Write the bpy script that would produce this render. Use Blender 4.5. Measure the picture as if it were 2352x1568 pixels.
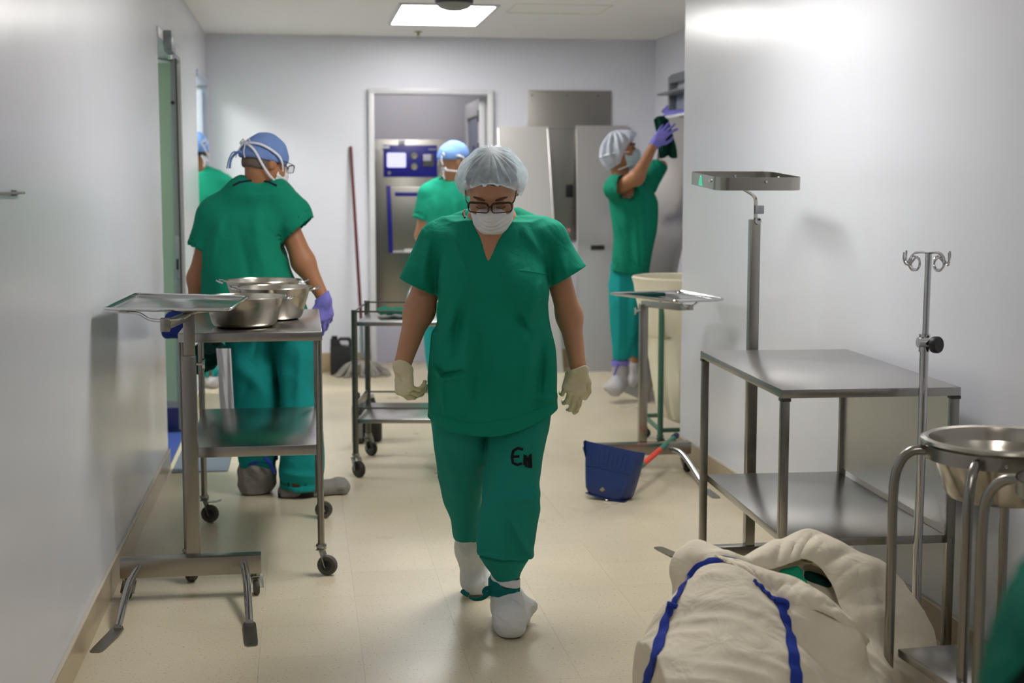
import bpy, bmesh, math, random
import numpy as np
from mathutils import Vector, Matrix
from mathutils.bvhtree import BVHTree

scene = bpy.context.scene
COL = scene.collection
for o in list(bpy.data.objects):
    bpy.data.objects.remove(o)
R = math.radians
rnd = random.Random(7)

# ------------------------------------------------------------------ camera
HC, PITCH, YAW, FPX = 1.4, R(6.247), R(8.39), 3267.0
cd = bpy.data.cameras.new('camera'); cam = bpy.data.objects.new('camera', cd); COL.objects.link(cam)
cam.location = (0, 0, HC); cam.rotation_euler = (R(90) - PITCH, 0, -YAW)
cd.sensor_width = 36.0; cd.lens = 50.0; cd.clip_start = 0.05; cd.clip_end = 60
cd.dof.use_dof = True; cd.dof.focus_distance = 4.45; cd.dof.aperture_fstop = 3.2
scene.camera = cam

# ------------------------------------------------------------------ world, exposure
w = bpy.data.worlds.new('world'); scene.world = w; w.use_nodes = True
w.node_tree.nodes['Background'].inputs[0].default_value = (0.75, 0.8, 0.9, 1)
w.node_tree.nodes['Background'].inputs[1].default_value = 0.05
scene.view_settings.view_transform = 'Standard'; scene.view_settings.look = 'None'
scene.view_settings.exposure = 0.0; scene.view_settings.gamma = 1.0; scene.view_settings.use_curve_mapping = False
PANEL_POWER = 22.0        # radiance of the ceiling light panels
OR_POWER = 55.0
ROOM_POWER = 55.0

# ------------------------------------------------------------------ measuring helper: photo pixel + distance -> metres
SY, CY = math.sin(YAW), math.cos(YAW); SP, CP = math.sin(PITCH), math.cos(PITCH)
def cam_at(px, py, D):
    """lateral offset and height (camera-azimuth frame) of what the photo shows at a pixel, D metres ahead"""
    a = (px - 1176) / FPX; b = (784 - py) / FPX
    t = D / (CP + SP * b)
    return a * t, HC + (CP * b - SP) * t
def at(px, py, D):
    X, Z = cam_at(px, py, D)
    return Vector((X * CY + D * SY, -X * SY + D * CY, Z))
def ray_dir(px, py):
    return (at(px, py, 1.0) - Vector((0, 0, HC))).normalized()

# ------------------------------------------------------------------ materials
def nmat(name):
    m = bpy.data.materials.new(name); m.use_nodes = True
    nt = m.node_tree; b = nt.nodes['Principled BSDF']
    return m, nt, b
def N(nt, t, **k):
    n = nt.nodes.new(t)
    for a, v in k.items():
        if a in ('i',):
            for kk, vv in v.items(): n.inputs[kk].default_value = vv
        else: setattr(n, a, v)
    return n
def lin(r, g, b):
    f = lambda c: (c / 255 / 12.92) if c / 255 <= .04045 else ((c / 255 + .055) / 1.055) ** 2.4
    return (f(r), f(g), f(b), 1)
def simple(name, rgb, rough=.5, metal=0, spec=.5, var=0.0, vscale=8, bump=0.0, bscale=60, stretch=None, coat=0, trans=0, sheen=0):
    m, nt, b = nmat(name)
    b.inputs['Base Color'].default_value = lin(*rgb); b.inputs['Roughness'].default_value = rough
    b.inputs['Metallic'].default_value = metal; b.inputs['Specular IOR Level'].default_value = spec
    b.inputs['Coat Weight'].default_value = coat; b.inputs['Coat Roughness'].default_value = .08
    b.inputs['Transmission Weight'].default_value = trans
    b.inputs['Sheen Weight'].default_value = sheen
    if var or bump:
        tc = N(nt, 'ShaderNodeTexCoord'); mp = N(nt, 'ShaderNodeMapping')
        if stretch: mp.inputs['Scale'].default_value = stretch
        nt.links.new(tc.outputs['Object'], mp.inputs['Vector'])
    if var:
        n = N(nt, 'ShaderNodeTexNoise', i={'Scale': vscale, 'Detail': 4.0})
        nt.links.new(mp.outputs[0], n.inputs['Vector'])
        mx = N(nt, 'ShaderNodeMix', data_type='RGBA', blend_type='MIX')
        c = lin(*rgb)
        mx.inputs['A'].default_value = tuple(min(1, x * (1 - var)) for x in c[:3]) + (1,)
        mx.inputs['B'].default_value = tuple(min(1, x * (1 + var)) for x in c[:3]) + (1,)
        nt.links.new(n.outputs['Fac'], mx.inputs['Factor']); nt.links.new(mx.outputs['Result'], b.inputs['Base Color'])
    if bump:
        n = N(nt, 'ShaderNodeTexNoise', i={'Scale': bscale, 'Detail': 3.0})
        nt.links.new(mp.outputs[0], n.inputs['Vector'])
        bp = N(nt, 'ShaderNodeBump', i={'Strength': min(1, bump), 'Distance': 0.01})
        nt.links.new(n.outputs['Fac'], bp.inputs['Height']); nt.links.new(bp.outputs[0], b.inputs['Normal'])
    return m
def steel(name, rgb=(150, 148, 143), rough=.3, along='X', scratch=.25):
    """brushed stainless"""
    m, nt, b = nmat(name)
    b.inputs['Base Color'].default_value = lin(*rgb); b.inputs['Metallic'].default_value = 1.0
    b.inputs['Roughness'].default_value = rough; b.inputs['Anisotropic'].default_value = .25
    return m
def wallmat(name, rgb, rough=.2, wave=.05, spec=.5):
    """gloss wall paint: roller texture and slow waviness in the reflection"""
    m, nt, b = nmat(name)
    tc = N(nt, 'ShaderNodeTexCoord')
    n1 = N(nt, 'ShaderNodeTexNoise', i={'Scale': 1.3, 'Detail': 3.0}); nt.links.new(tc.outputs['Object'], n1.inputs['Vector'])
    mx = N(nt, 'ShaderNodeMix', data_type='RGBA'); c = lin(*rgb)
    mx.inputs['A'].default_value = tuple(x * .96 for x in c[:3]) + (1,); mx.inputs['B'].default_value = tuple(min(1, x * 1.03) for x in c[:3]) + (1,)
    nt.links.new(n1.outputs['Fac'], mx.inputs['Factor']); nt.links.new(mx.outputs['Result'], b.inputs['Base Color'])
    b.inputs['Specular IOR Level'].default_value = spec
    mr = N(nt, 'ShaderNodeMapRange', i={'To Min': rough * .95, 'To Max': rough * 1.06}); nt.links.new(n1.outputs['Fac'], mr.inputs['Value']); nt.links.new(mr.outputs[0], b.inputs['Roughness'])
    n2 = N(nt, 'ShaderNodeTexNoise', i={'Scale': 22.0, 'Detail': 1.0}); nt.links.new(tc.outputs['Object'], n2.inputs['Vector'])
    n3 = N(nt, 'ShaderNodeTexNoise', i={'Scale': 4.0, 'Detail': 1.0}); nt.links.new(tc.outputs['Object'], n3.inputs['Vector'])
    ml = N(nt, 'ShaderNodeMath', operation='MULTIPLY', i={1: 6.0}); nt.links.new(n3.outputs['Fac'], ml.inputs[0])
    ad = N(nt, 'ShaderNodeMath', operation='ADD'); nt.links.new(n2.outputs['Fac'], ad.inputs[0]); nt.links.new(ml.outputs[0], ad.inputs[1])
    bp = N(nt, 'ShaderNodeBump', i={'Strength': wave, 'Distance': 0.004}); nt.links.new(ad.outputs[0], bp.inputs['Height']); nt.links.new(bp.outputs[0], b.inputs['Normal'])
    return m
def tilemat():
    """cream vinyl tile with fine flecks, dashes and faint scuffs; each tile differs a little"""
    m, nt, b = nmat('vinyl_tile')
    tc = N(nt, 'ShaderNodeNewGeometry'); oi = N(nt, 'ShaderNodeObjectInfo')
    mp = N(nt, 'ShaderNodeMapping'); mp.inputs['Scale'].default_value = (1, 1, 1); nt.links.new(tc.outputs['Position'], mp.inputs['Vector'])
    mpd = N(nt, 'ShaderNodeMapping'); mpd.inputs['Scale'].default_value = (120, 120, 1); nt.links.new(tc.outputs['Position'], mpd.inputs['Vector'])
    fl = N(nt, 'ShaderNodeTexNoise', i={'Scale': 1.0, 'Detail': 2.0, 'Roughness': .6}); nt.links.new(mpd.outputs[0], fl.inputs['Vector'])
    cr = N(nt, 'ShaderNodeValToRGB'); e = cr.color_ramp.elements
    e[0].position = .30; e[0].color = lin(142, 124, 96); e[1].position = .37; e[1].color = lin(204, 193, 167)
    nt.links.new(fl.outputs['Fac'], cr.inputs['Fac'])
    bl = N(nt, 'ShaderNodeTexNoise', i={'Scale': 2.2, 'Detail': 4.0}); nt.links.new(mp.outputs[0], bl.inputs['Vector'])
    mr = N(nt, 'ShaderNodeMapRange', i={'From Min': .3, 'From Max': .7, 'To Min': .94, 'To Max': 1.04}); nt.links.new(bl.outputs['Fac'], mr.inputs['Value'])
    rr = N(nt, 'ShaderNodeMapRange', i={'To Min': .97, 'To Max': 1.03}); nt.links.new(oi.outputs['Random'], rr.inputs['Value'])
    mm = N(nt, 'ShaderNodeMath', operation='MULTIPLY'); nt.links.new(mr.outputs[0], mm.inputs[0]); nt.links.new(rr.outputs[0], mm.inputs[1])
    vs = N(nt, 'ShaderNodeVectorMath', operation='SCALE'); nt.links.new(cr.outputs['Color'], vs.inputs[0]); nt.links.new(mm.outputs[0], vs.inputs['Scale'])
    nt.links.new(vs.outputs[0], b.inputs['Base Color'])
    r2 = N(nt, 'ShaderNodeMapRange', i={'From Min': .3, 'From Max': .7, 'To Min': .26, 'To Max': .38}); nt.links.new(bl.outputs['Fac'], r2.inputs['Value']); nt.links.new(r2.outputs[0], b.inputs['Roughness'])
    return m
def cloth(name, rgb, wrinkle=.5, wscale=9, rough=.85, var=.12, trans=0, stretch=None):
    m, nt, b = nmat(name)
    b.inputs['Roughness'].default_value = rough; b.inputs['Specular IOR Level'].default_value = .18
    tc = N(nt, 'ShaderNodeTexCoord'); mp = N(nt, 'ShaderNodeMapping')
    if stretch: mp.inputs['Scale'].default_value = stretch
    nt.links.new(tc.outputs['Object'], mp.inputs['Vector'])
    n = N(nt, 'ShaderNodeTexNoise', i={'Scale': 5.0, 'Detail': 5.0}); nt.links.new(mp.outputs[0], n.inputs['Vector'])
    mx = N(nt, 'ShaderNodeMix', data_type='RGBA'); c = lin(*rgb)
    mx.inputs['A'].default_value = tuple(x * (1 - var) for x in c[:3]) + (1,); mx.inputs['B'].default_value = tuple(min(1, x * (1 + var)) for x in c[:3]) + (1,)
    nt.links.new(n.outputs['Fac'], mx.inputs['Factor']); nt.links.new(mx.outputs['Result'], b.inputs['Base Color'])
    n1 = N(nt, 'ShaderNodeTexNoise', i={'Scale': wscale, 'Detail': 3.0, 'Distortion': .6}); nt.links.new(mp.outputs[0], n1.inputs['Vector'])
    n2 = N(nt, 'ShaderNodeTexNoise', i={'Scale': 420.0, 'Detail': 1.0}); nt.links.new(tc.outputs['Object'], n2.inputs['Vector'])
    ml = N(nt, 'ShaderNodeMath', operation='MULTIPLY', i={1: .03}); nt.links.new(n2.outputs['Fac'], ml.inputs[0])
    ad = N(nt, 'ShaderNodeMath', operation='ADD'); nt.links.new(n1.outputs['Fac'], ad.inputs[0]); nt.links.new(ml.outputs[0], ad.inputs[1])
    bp = N(nt, 'ShaderNodeBump', i={'Strength': wrinkle, 'Distance': 0.02}); nt.links.new(ad.outputs[0], bp.inputs['Height']); nt.links.new(bp.outputs[0], b.inputs['Normal'])
    return m
def gauze(name, rgb, cover, scale=30):
    """thin non-woven: part lets the view through, part scatters"""
    m, nt, b = nmat(name)
    b.inputs['Base Color'].default_value = lin(*rgb); b.inputs['Roughness'].default_value = .6; b.inputs['Specular IOR Level'].default_value = .3
    tr = N(nt, 'ShaderNodeBsdfTransparent'); tl = N(nt, 'ShaderNodeBsdfTranslucent'); tl.inputs[0].default_value = lin(*rgb)
    m1 = N(nt, 'ShaderNodeMixShader', i={0: .3}); nt.links.new(b.outputs[0], m1.inputs[1]); nt.links.new(tl.outputs[0], m1.inputs[2])
    tc = N(nt, 'ShaderNodeTexCoord'); n = N(nt, 'ShaderNodeTexNoise', i={'Scale': scale, 'Detail': 3.0}); nt.links.new(tc.outputs['Object'], n.inputs['Vector'])
    mr = N(nt, 'ShaderNodeMapRange', i={'From Min': .3, 'From Max': .7, 'To Min': max(0, cover - .12), 'To Max': min(1, cover + .12)}); nt.links.new(n.outputs['Fac'], mr.inputs['Value'])
    m2 = N(nt, 'ShaderNodeMixShader'); nt.links.new(mr.outputs[0], m2.inputs[0]); nt.links.new(tr.outputs[0], m2.inputs[1]); nt.links.new(m1.outputs[0], m2.inputs[2])
    nt.links.new(m2.outputs[0], nt.nodes['Material Output'].inputs['Surface'])
    return m
def glow(name, rgb, power):
    m, nt, b = nmat(name)
    b.inputs['Base Color'].default_value = lin(*rgb); b.inputs['Emission Color'].default_value = lin(*rgb); b.inputs['Emission Strength'].default_value = power
    return m
def glassmat(name, rgb, rough=.02, alpha=.75, thru=None):
    m, nt, b = nmat(name)
    b.inputs['Base Color'].default_value = lin(*rgb); b.inputs['Roughness'].default_value = rough
    tr = N(nt, 'ShaderNodeBsdfTransparent'); tr.inputs[0].default_value = lin(*(thru or rgb))
    mx = N(nt, 'ShaderNodeMixShader', i={0: 1 - alpha}); nt.links.new(tr.outputs[0], mx.inputs[1]); nt.links.new(b.outputs[0], mx.inputs[2])
    nt.links.new(mx.outputs[0], nt.nodes['Material Output'].inputs['Surface'])
    return m

M = dict(
    wiped=steel('dull_wiped_steel', (158, 155, 152), .3, 'Z'),
    wall=wallmat('white_gloss_paint', (214, 216, 223), .26), wallback=wallmat('white_satin_paint', (221, 222, 233), .36, .03),
    ceil=simple('ceiling_paint', (247, 245, 244), .8), tile=tilemat(), subfloor=simple('subfloor', (190, 180, 158), .5),
    base=wallmat('tan_baseboard', (176, 158, 130), .22, .1), cove=simple('baseboard_top_strip', (196, 186, 168), .3),
    steel=steel('brushed_steel', (158, 154, 147), .27), steelv=steel('brushed_steel_upright', (150, 147, 140), .27, 'Z'),
    steeltop=steel('worn_steel_sheet', (172, 169, 166), .24, 'Y'), tray=steel('polished_tray_steel', (178, 178, 174), .17, 'X', .1),
    panel=steel('steel_cladding', (216, 214, 212), .36, 'Z', .4), hatch=steel('dull_steel', (160, 157, 152), .35, 'X', .4),
    chrome=simple('chrome', (200, 200, 202), .12, 1), zinc=steel('zinc_plate', (158, 158, 150), .32),
    bowl=steel('spun_steel', (186, 180, 168), .2, 'Z', .2), darksteel=steel('grey_painted_tube', (104, 104, 98), .35, 'Z'),
    rubber=simple('black_rubber', (26, 26, 26), .6), tyre=simple('grey_rubber', (74, 70, 62), .6), black=simple('black_plastic', (22, 22, 25), .35),
    blackmatte=simple('black_moulded_plastic', (30, 30, 34), .5), whitepl=simple('white_plastic', (222, 222, 224), .35),
    framewhite=simple('white_door_frame', (208, 209, 213), .3), alu=simple('grey_aluminium', (140, 144, 148), .4, .6), jamb=simple('grey_rubber_seal', (112, 118, 116), .6), palealu=simple('pale_blue_aluminium', (188, 194, 212), .35, .2), leafwhite=simple('white_laminate', (240, 240, 248), .4),
    greendoor=simple('green_laminate', (146, 168, 146), .35), navy=simple('navy_sheet', (12, 22, 82), .5), bluefloor=simple('blue_vinyl', (62, 84, 150), .3, var=.05),
    mat=simple('grey_blue_mat', (96, 108, 122), .6, var=.08), roomwall=simple('lilac_grey_wall', (214, 211, 222), .6),
    bluepanel=simple('royal_blue_panel', (22, 24, 138), .35), screen=glow('lit_screen', (206, 206, 252), .75), dial=simple('gauge_face', (150, 146, 130), .3),
    printer=simple('printer_grey', (84, 84, 84), .4), paper=simple('white_paper', (232, 232, 236), .7), lilac=simple('pale_lilac_cladding', (196, 194, 212), .45),
    dustpan=simple('navy_plastic', (22, 48, 104), .42, var=.1, vscale=5, bump=.05), pangreen=simple('green_handle', (40, 132, 112), .4), orange=simple('orange_sleeve', (240, 62, 30), .4),
    wornpaint=simple('worn_pale_patch', (128, 122, 104), .7),
    mopred=simple('maroon_pole', (92, 30, 38), .4), mopgrey=simple('grey_mop_yarn', (150, 144, 138), .9, var=.25, vscale=40), mopclamp=simple('rusty_clamp', (112, 84, 56), .6),
    canvas=cloth('cream_canvas', (228, 219, 198), .7, 12, var=.06), blueweb=cloth('blue_webbing', (42, 62, 152), .25, 30),
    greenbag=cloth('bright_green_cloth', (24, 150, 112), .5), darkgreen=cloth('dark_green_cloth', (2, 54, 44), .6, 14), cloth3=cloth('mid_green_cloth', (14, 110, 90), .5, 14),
    liner=cloth('cream_liner', (226, 220, 196), .3, 6, rough=.5), hgreen=simple('green_enamel_tube', (62, 104, 84), .4), 
    top=cloth('green_scrub_cotton', (14, 134, 108), .6, 11), top2=cloth('deep_green_scrub_cotton', (12, 124, 98), .45, 8), top3=cloth('bright_green_scrub_cotton', (28, 156, 126), .45, 8),
    teal=cloth('green_teal_scrub_cotton', (30, 136, 122), .6, 9), teal2=cloth('teal_scrub_cotton', (22, 142, 140), .35, 8), teal3=cloth('bright_teal_scrub_cotton', (40, 162, 166), .35, 8),
    tie=cloth('teal_tie_cloth', (14, 108, 104), .4, 30),
    skin=simple('tan_skin', (186, 136, 104), .5, spec=.35, var=.07, vscale=14), skin2=simple('brown_skin', (164, 114, 82), .5, spec=.35, var=.07, vscale=14), skin3=simple('medium_brown_skin', (158, 110, 80), .5, spec=.35, var=.07, vscale=14),
    hair=simple('dark_hair', (44, 38, 36), .6, var=.3, vscale=30), brow=simple('brown_brow_hair', (84, 56, 40), .8), hairgrey=simple('cropped_grey_hair', (104, 92, 82), .9, var=.2, vscale=60),
    net=gauze('pale_blue_gauze', (216, 230, 238), .42), net2=gauze('white_blue_gauze', (214, 222, 236), .78),
    mask=cloth('white_mask_fabric', (226, 226, 228), .15, 20, var=.03), maskblue=cloth('pale_blue_mask_fabric', (178, 206, 220), .25, 24, var=.06), tape=simple('white_tie_tape', (220, 220, 228), .7),
    cap=cloth('blue_cap_fabric', (112, 138, 192), .5, 16, var=.18), cap2=cloth('light_blue_cap_fabric', (122, 160, 224), .3, 14, var=.1), navypipe=simple('navy_binding', (16, 18, 48), .8), redpipe=simple('maroon_binding', (120, 44, 56), .8),
    latex=cloth('cream_latex', (214, 206, 172), .35, 34, rough=.45, var=.06), purple=cloth('violet_nitrile', (126, 122, 206), .25, 24, rough=.45, var=.05),
    shoe=cloth('white_shoe_cover', (214, 217, 216), .5, 22, var=.04), shoegrey=cloth('grey_shoe_cover', (138, 134, 130), .55, 18, var=.1), shoepale=cloth('pale_grey_shoe_cover', (182, 178, 182), .5, 18, var=.08),
    tortoise=simple('dark_brown_acetate', (44, 24, 18), .25), lens=glassmat('spectacle_lens', (120, 120, 116), .04, .88, (236, 236, 234)), darkwire=simple('black_wire', (24, 22, 26), .35),
    ink=simple('black_marker_ink', (8, 14, 16), .9), towel=cloth('white_towel', (208, 208, 214), .3, 10, var=.05), bluecloth=cloth('blue_draped_cloth', (42, 62, 142), .4, 9),
    label=simple('printed_label', (150, 200, 206), .5), clear=glassmat('clear_bottle_plastic', (226, 232, 236), .08, .62), pane=glassmat('window_pane', (214, 220, 236), .05, .6),
    sticker=simple('green_sticker', (60, 190, 150), .5), pink=simple('pink_sticker', (196, 130, 140), .6), brightwall=simple('bright_room_wall', (226, 226, 240), .6), brass=simple('brass_sprinkler', (170, 160, 120), .35, .8),
    smoke=simple('charcoal_plastic', (60, 58, 60), .5), domegrey=simple('grey_diffuser', (150, 150, 146), .5), dome=glassmat('frosted_dome', (214, 214, 210), .3, .25),
    rust=simple('rust_stain', (140, 84, 66), .6), orwall=simple('green_room_wall', (140, 174, 142), .6),
)

# ------------------------------------------------------------------ mesh building
class MB:
    def __init__(s): s.bm = bmesh.new()
    def box(s, c, size, rz=0, bev=0, mat=None):
        g = bmesh.ops.create_cube(s.bm, size=1.0)['verts']
        bmesh.ops.scale(s.bm, vec=size, verts=g)
        if bev:
            ed = list({e for v in g for e in v.link_edges})
            r = bmesh.ops.bevel(s.bm, geom=ed, offset=bev, segments=2, affect='EDGES', profile=.6)
            g = list({v for f in r['faces'] for v in f.verts} | {v for v in g if v.is_valid})
        Mx = mat if mat is not None else Matrix.Translation(c) @ Matrix.Rotation(rz, 4, 'Z')
        bmesh.ops.transform(s.bm, matrix=Mx, verts=g); return s
    def bar(s, a, b, w, h, bev=0, up=(0, 0, 1)):
        a, b = Vector(a), Vector(b); d = b - a; z = d.normalized()
        u = Vector(up)
        if abs(z.dot(u)) > .98: u = Vector((0, 1, 0))
        x = u.cross(z).normalized(); y = z.cross(x)
        Mx = Matrix((x, y, z)).transposed().to_4x4(); Mx.translation = (a + b) / 2
        return s.box(None, (w, h, d.length), 0, bev, Mx)
    def tube(s, pts, r, n=10, closed=False, flat=None, caps=True):
        P = [Vector(p) for p in pts]; rs = r if isinstance(r, (list, tuple)) else [r] * len(P)
        m = len(P); rings = []
        T = []
        for i in range(m):
            if closed: t = P[(i + 1) % m] - P[i - 1]
            else: t = P[min(i + 1, m - 1)] - P[max(i - 1, 0)]
            T.append(t.normalized())
        x = T[0].orthogonal().normalized()
        if flat is not None:
            x = Vector(flat[2]) if len(flat) > 2 else x
        for i in range(m):
            x = (x - T[i] * x.dot(T[i])).normalized(); y = T[i].cross(x)
            fx, fy = (1, 1) if flat is None else flat[:2]
            rings.append([s.bm.verts.new(P[i] + x * math.cos(2 * math.pi * k / n) * rs[i] * fx + y * math.sin(2 * math.pi * k / n) * rs[i] * fy) for k in range(n)])
        for i in range(m if closed else m - 1):
            A, B = rings[i], rings[(i + 1) % m]
            for k in range(n):
                try: s.bm.faces.new((A[k], A[(k + 1) % n], B[(k + 1) % n], B[k]))
                except ValueError: pass
        if not closed and caps:
            s.bm.faces.new(rings[0][::-1]); s.bm.faces.new(rings[-1])
        return s
    def lathe(s, prof, n=32, c=(0, 0, 0), axis=None):
        Mx = Matrix.Translation(c)
        if axis is not None: Mx = Mx @ Vector((0, 0, 1)).rotation_difference(Vector(axis)).to_matrix().to_4x4()
        rings = []
        for r, z in prof:
            if r < 1e-6: rings.append([s.bm.verts.new(Mx @ Vector((0, 0, z)))])
            else: rings.append([s.bm.verts.new(Mx @ Vector((r * math.cos(2 * math.pi * k / n), r * math.sin(2 * math.pi * k / n), z))) for k in range(n)])
        for A, B in zip(rings, rings[1:]):
            for k in range(n):
                k2 = (k + 1) % n
                if len(A) == 1 and len(B) == 1: continue
                if len(A) == 1: s.bm.faces.new((A[0], B[k2], B[k]))
                elif len(B) == 1: s.bm.faces.new((A[k], A[k2], B[0]))
                else: s.bm.faces.new((A[k], A[k2], B[k2], B[k]))
        return s
    def prism(s, poly, z0, z1, mat=None):
        a = [s.bm.verts.new((x, y, z0)) for x, y in poly]; b = [s.bm.verts.new((x, y, z1)) for x, y in poly]
        n = len(poly)
        s.bm.faces.new(a[::-1]); s.bm.faces.new(b)
        for k in range(n): s.bm.faces.new((a[k], a[(k + 1) % n], b[(k + 1) % n], b[k]))
        if mat is not None: bmesh.ops.transform(s.bm, matrix=mat, verts=a + b)
        return s
    def grid(s, rows, thick=0):
        V = [[s.bm.verts.new(p) for p in r] for r in rows]; F = []
        for i in range(len(V) - 1):
            for j in range(len(V[0]) - 1): F.append(s.bm.faces.new((V[i][j], V[i][j + 1], V[i + 1][j + 1], V[i + 1][j])))
        if thick: 
            s.bm.normal_update(); bmesh.ops.solidify(s.bm, geom=F, thickness=thick)
        return s
    def mesh(s, name, mat):
        bmesh.ops.recalc_face_normals(s.bm, faces=s.bm.faces)
        s.bm.normal_update()
        for f in s.bm.faces: f.smooth = True
        for e in s.bm.edges:
            if len(e.link_faces) == 2 and e.link_faces[0].normal.angle(e.link_faces[1].normal, 0) > R(38): e.smooth = False
        me = bpy.data.meshes.new(name); s.bm.to_mesh(me); s.bm.free()
        if mat: me.materials.append(mat)
        return me
    def build(s, name, mat, parent=None, loc=None):
        return link(name, s.mesh(name, mat), parent, loc)
def link(name, me, parent=None, loc=None):
    o = bpy.data.objects.new(name, me); COL.objects.link(o)
    if parent: o.parent = parent
    if loc: o.location = loc
    return o
def thing(name, label, cat, loc=(0, 0, 0), rz=0, group=None):
    return tag(link(name, None, None, loc), label, cat, group, rz)
def tag(o, label, cat, group=None, rz=None):
    o['label'] = label; o['category'] = cat
    if group: o['group'] = group
    if rz is not None: o.rotation_euler = (0, 0, rz)
    return o
def struct(o): o['kind'] = 'structure'; return o
def rrect(cx, cy, w, h, r, n=5):
    out = []
    for sx, sy, a0 in ((1, 1, 0), (-1, 1, 90), (-1, -1, 180), (1, -1, 270)):
        for k in range(n + 1):
            a = R(a0 + 90 * k / n); out.append((cx + sx * (w / 2 - r) + r * math.cos(a), cy + sy * (h / 2 - r) + r * math.sin(a)))
    return out
def spline(pts, n=6):
    P = [Vector(p) for p in pts]; out = []
    for i in range(len(P) - 1):
        p0, p1, p2, p3 = P[max(i - 1, 0)], P[i], P[i + 1], P[min(i + 2, len(P) - 1)]
        for k in range(n):
            t = k / n
            out.append(.5 * ((2 * p1) + (-p0 + p2) * t + (2 * p0 - 5 * p1 + 4 * p2 - p3) * t * t + (-p0 + 3 * p1 - 3 * p2 + p3) * t ** 3))
    return out + [P[-1]]
def copy_tree(o, parent=None):
    c = o.copy(); COL.objects.link(c)
    if parent: c.parent = parent
    for ch in [x for x in bpy.data.objects if x.parent is o]: copy_tree(ch, c)
    return c

# ================================================================== the setting
UL, UR, VB, ZC = -0.673, 1.944, 10.765, 2.504
UF, VE, VN, TH = 2.693, 7.15, -2.6, 0.1
def sbox(name, x0, x1, y0, y1, z0, z1, mat, parent=None, bev=0):
    o = MB().box(((x0 + x1) / 2, (y0 + y1) / 2, (z0 + z1) / 2), (x1 - x0, y1 - y0, z1 - z0), 0, bev).build(name, mat, parent)
    return o if parent else struct(o)
floor = sbox('floor', -4.5, 3.6, VN, 12.2, -.06, -.004, M['subfloor'])
# vinyl tiles, 305 mm, hairline joints
T, U0, V0 = .305, -.45, 3.87
tme = MB().prism([(0, 0), (T - .0004, 0), (T - .0004, T - .0004), (0, T - .0004)], -.004, 0)
tme = tme.mesh('tile', M['tile'])
tiles_small = {}
for i in range(-1, 11):
    for j in range(-1, 23):
        x, y = U0 + i * T, V0 + j * T
        x1, y1 = x + T - .0004, min(y + T - .0004, VB)
        lim = UR if y < VE else UF
        xa, xb = max(x, UL), min(x1, lim)
        if xb - xa < .02 or y1 - y < .02: continue
        if abs(xa - x) < 1e-4 and abs(xb - x1) < 1e-4 and y1 - y > T - .002: link('tile', tme, floor, (x, y, 0))
        else:
            k = (round(xa - x, 3), round(xb - x, 3), round(y1 - y, 3))
            if k not in tiles_small: tiles_small[k] = MB().prism([(k[0], 0), (k[1], 0), (k[1], k[2]), (k[0], k[2])], -.004, 0).mesh('tile', M['tile'])
            link('tile', tiles_small[k], floor, (x, y, 0))
# the floor that carries on outside the frame, behind the camera and into the rooms
MB().box(((UL + UR) / 2, (VN + V0 - T) / 2, -.002), (UR - UL, V0 - T - VN, .004)).build('near_floor', M['tile'], floor)
MB().box((1.0, (VB + 12.1) / 2, -.002), (3.2, 12.1 - VB, .004)).build('back_room_floor', M['tile'], floor)
MB().box((-2.6, 8.0, -.002), (3.85, 3.2, .004)).build('theatre_floor', M['bluefloor'], floor)
MB().box((-2.6, 10.6, -.002), (3.85, 1.9, .004)).build('side_room_floor', M['tile'], floor)

ceiling = sbox('ceiling', -4.5, 3.6, VN, 12.2, ZC, ZC + .05, M['ceil'])
# access hatch outline in the ceiling plaster
MB().tube([(1.32, 8.75, ZC), (1.92, 8.75, ZC), (1.92, 9.2, ZC), (1.32, 9.2, ZC)], .0025, 4, True).build('hatch_joint', M['cove'], ceiling)

D1, D2 = (7.13, 8.33), (9.72, 10.69)       # openings in the left wall
HD = 2.12
wl = sbox('wall_left', UL - TH, UL, VN, D1[0], 0, ZC, M['wall'])
def wpart(x0, x1, y0, y1, z0, z1, p, m='wall'): return sbox('wall_section', x0, x1, y0, y1, z0, z1, M[m], p)
wpart(UL - TH, UL, D1[0], D1[1], HD, ZC, wl); wpart(UL - TH, UL, D1[1], D2[0], 0, ZC, wl)
wpart(UL - TH, UL, D2[0], D2[1], HD, ZC, wl); wpart(UL - TH, UL, D2[1], VB, 0, ZC, wl)
wr = sbox('wall_right', UR, UR + TH, VN, VE, 0, ZC, M['wall'])
wpart(UR + TH, UF + TH, VE - TH, VE, 0, ZC, wr)
wf = sbox('wall_far_right', UF, UF + TH, VE, VB, 0, ZC, M['wallback'])
wb = sbox('wall_back', UL - TH, .546, VB, VB + TH, 0, ZC, M['wallback'])
wpart(1.395, UF + TH, VB, VB + TH, 0, ZC, wb, 'wallback'); wpart(.546, 1.395, VB, VB + TH, 2.078, ZC, wb, 'wallback')
sbox('wall_front', UL - TH, UR + TH, VN - TH, VN, 0, ZC, M['wall'])
# rooms seen through the openings
wo = sbox('wall_theatre', -4.5, -.78, 9.3, 9.36, 0, ZC, M['orwall']); wpart(-4.5, -4.44, 6.3, 9.3, 0, ZC, wo, 'orwall'); wpart(-4.5, -.78, 6.3, 6.36, 0, ZC, wo, 'orwall')
ws = sbox('wall_side_room', -4.5, -.78, 11.6, 11.66, 0, ZC, M['brightwall']); wpart(-4.5, -4.44, 9.6, 11.6, 0, ZC, ws, 'brightwall')
wk = sbox('wall_back_room', -.9, 3.6, 12.0, 12.06, 0, ZC, M['roomwall']); wpart(-.9, -.84, VB + TH, 12.0, 0, ZC, wk, 'roomwall'); wpart(2.7, 2.76, VB + TH, 12.0, 0, ZC, wk, 'roomwall')

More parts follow.
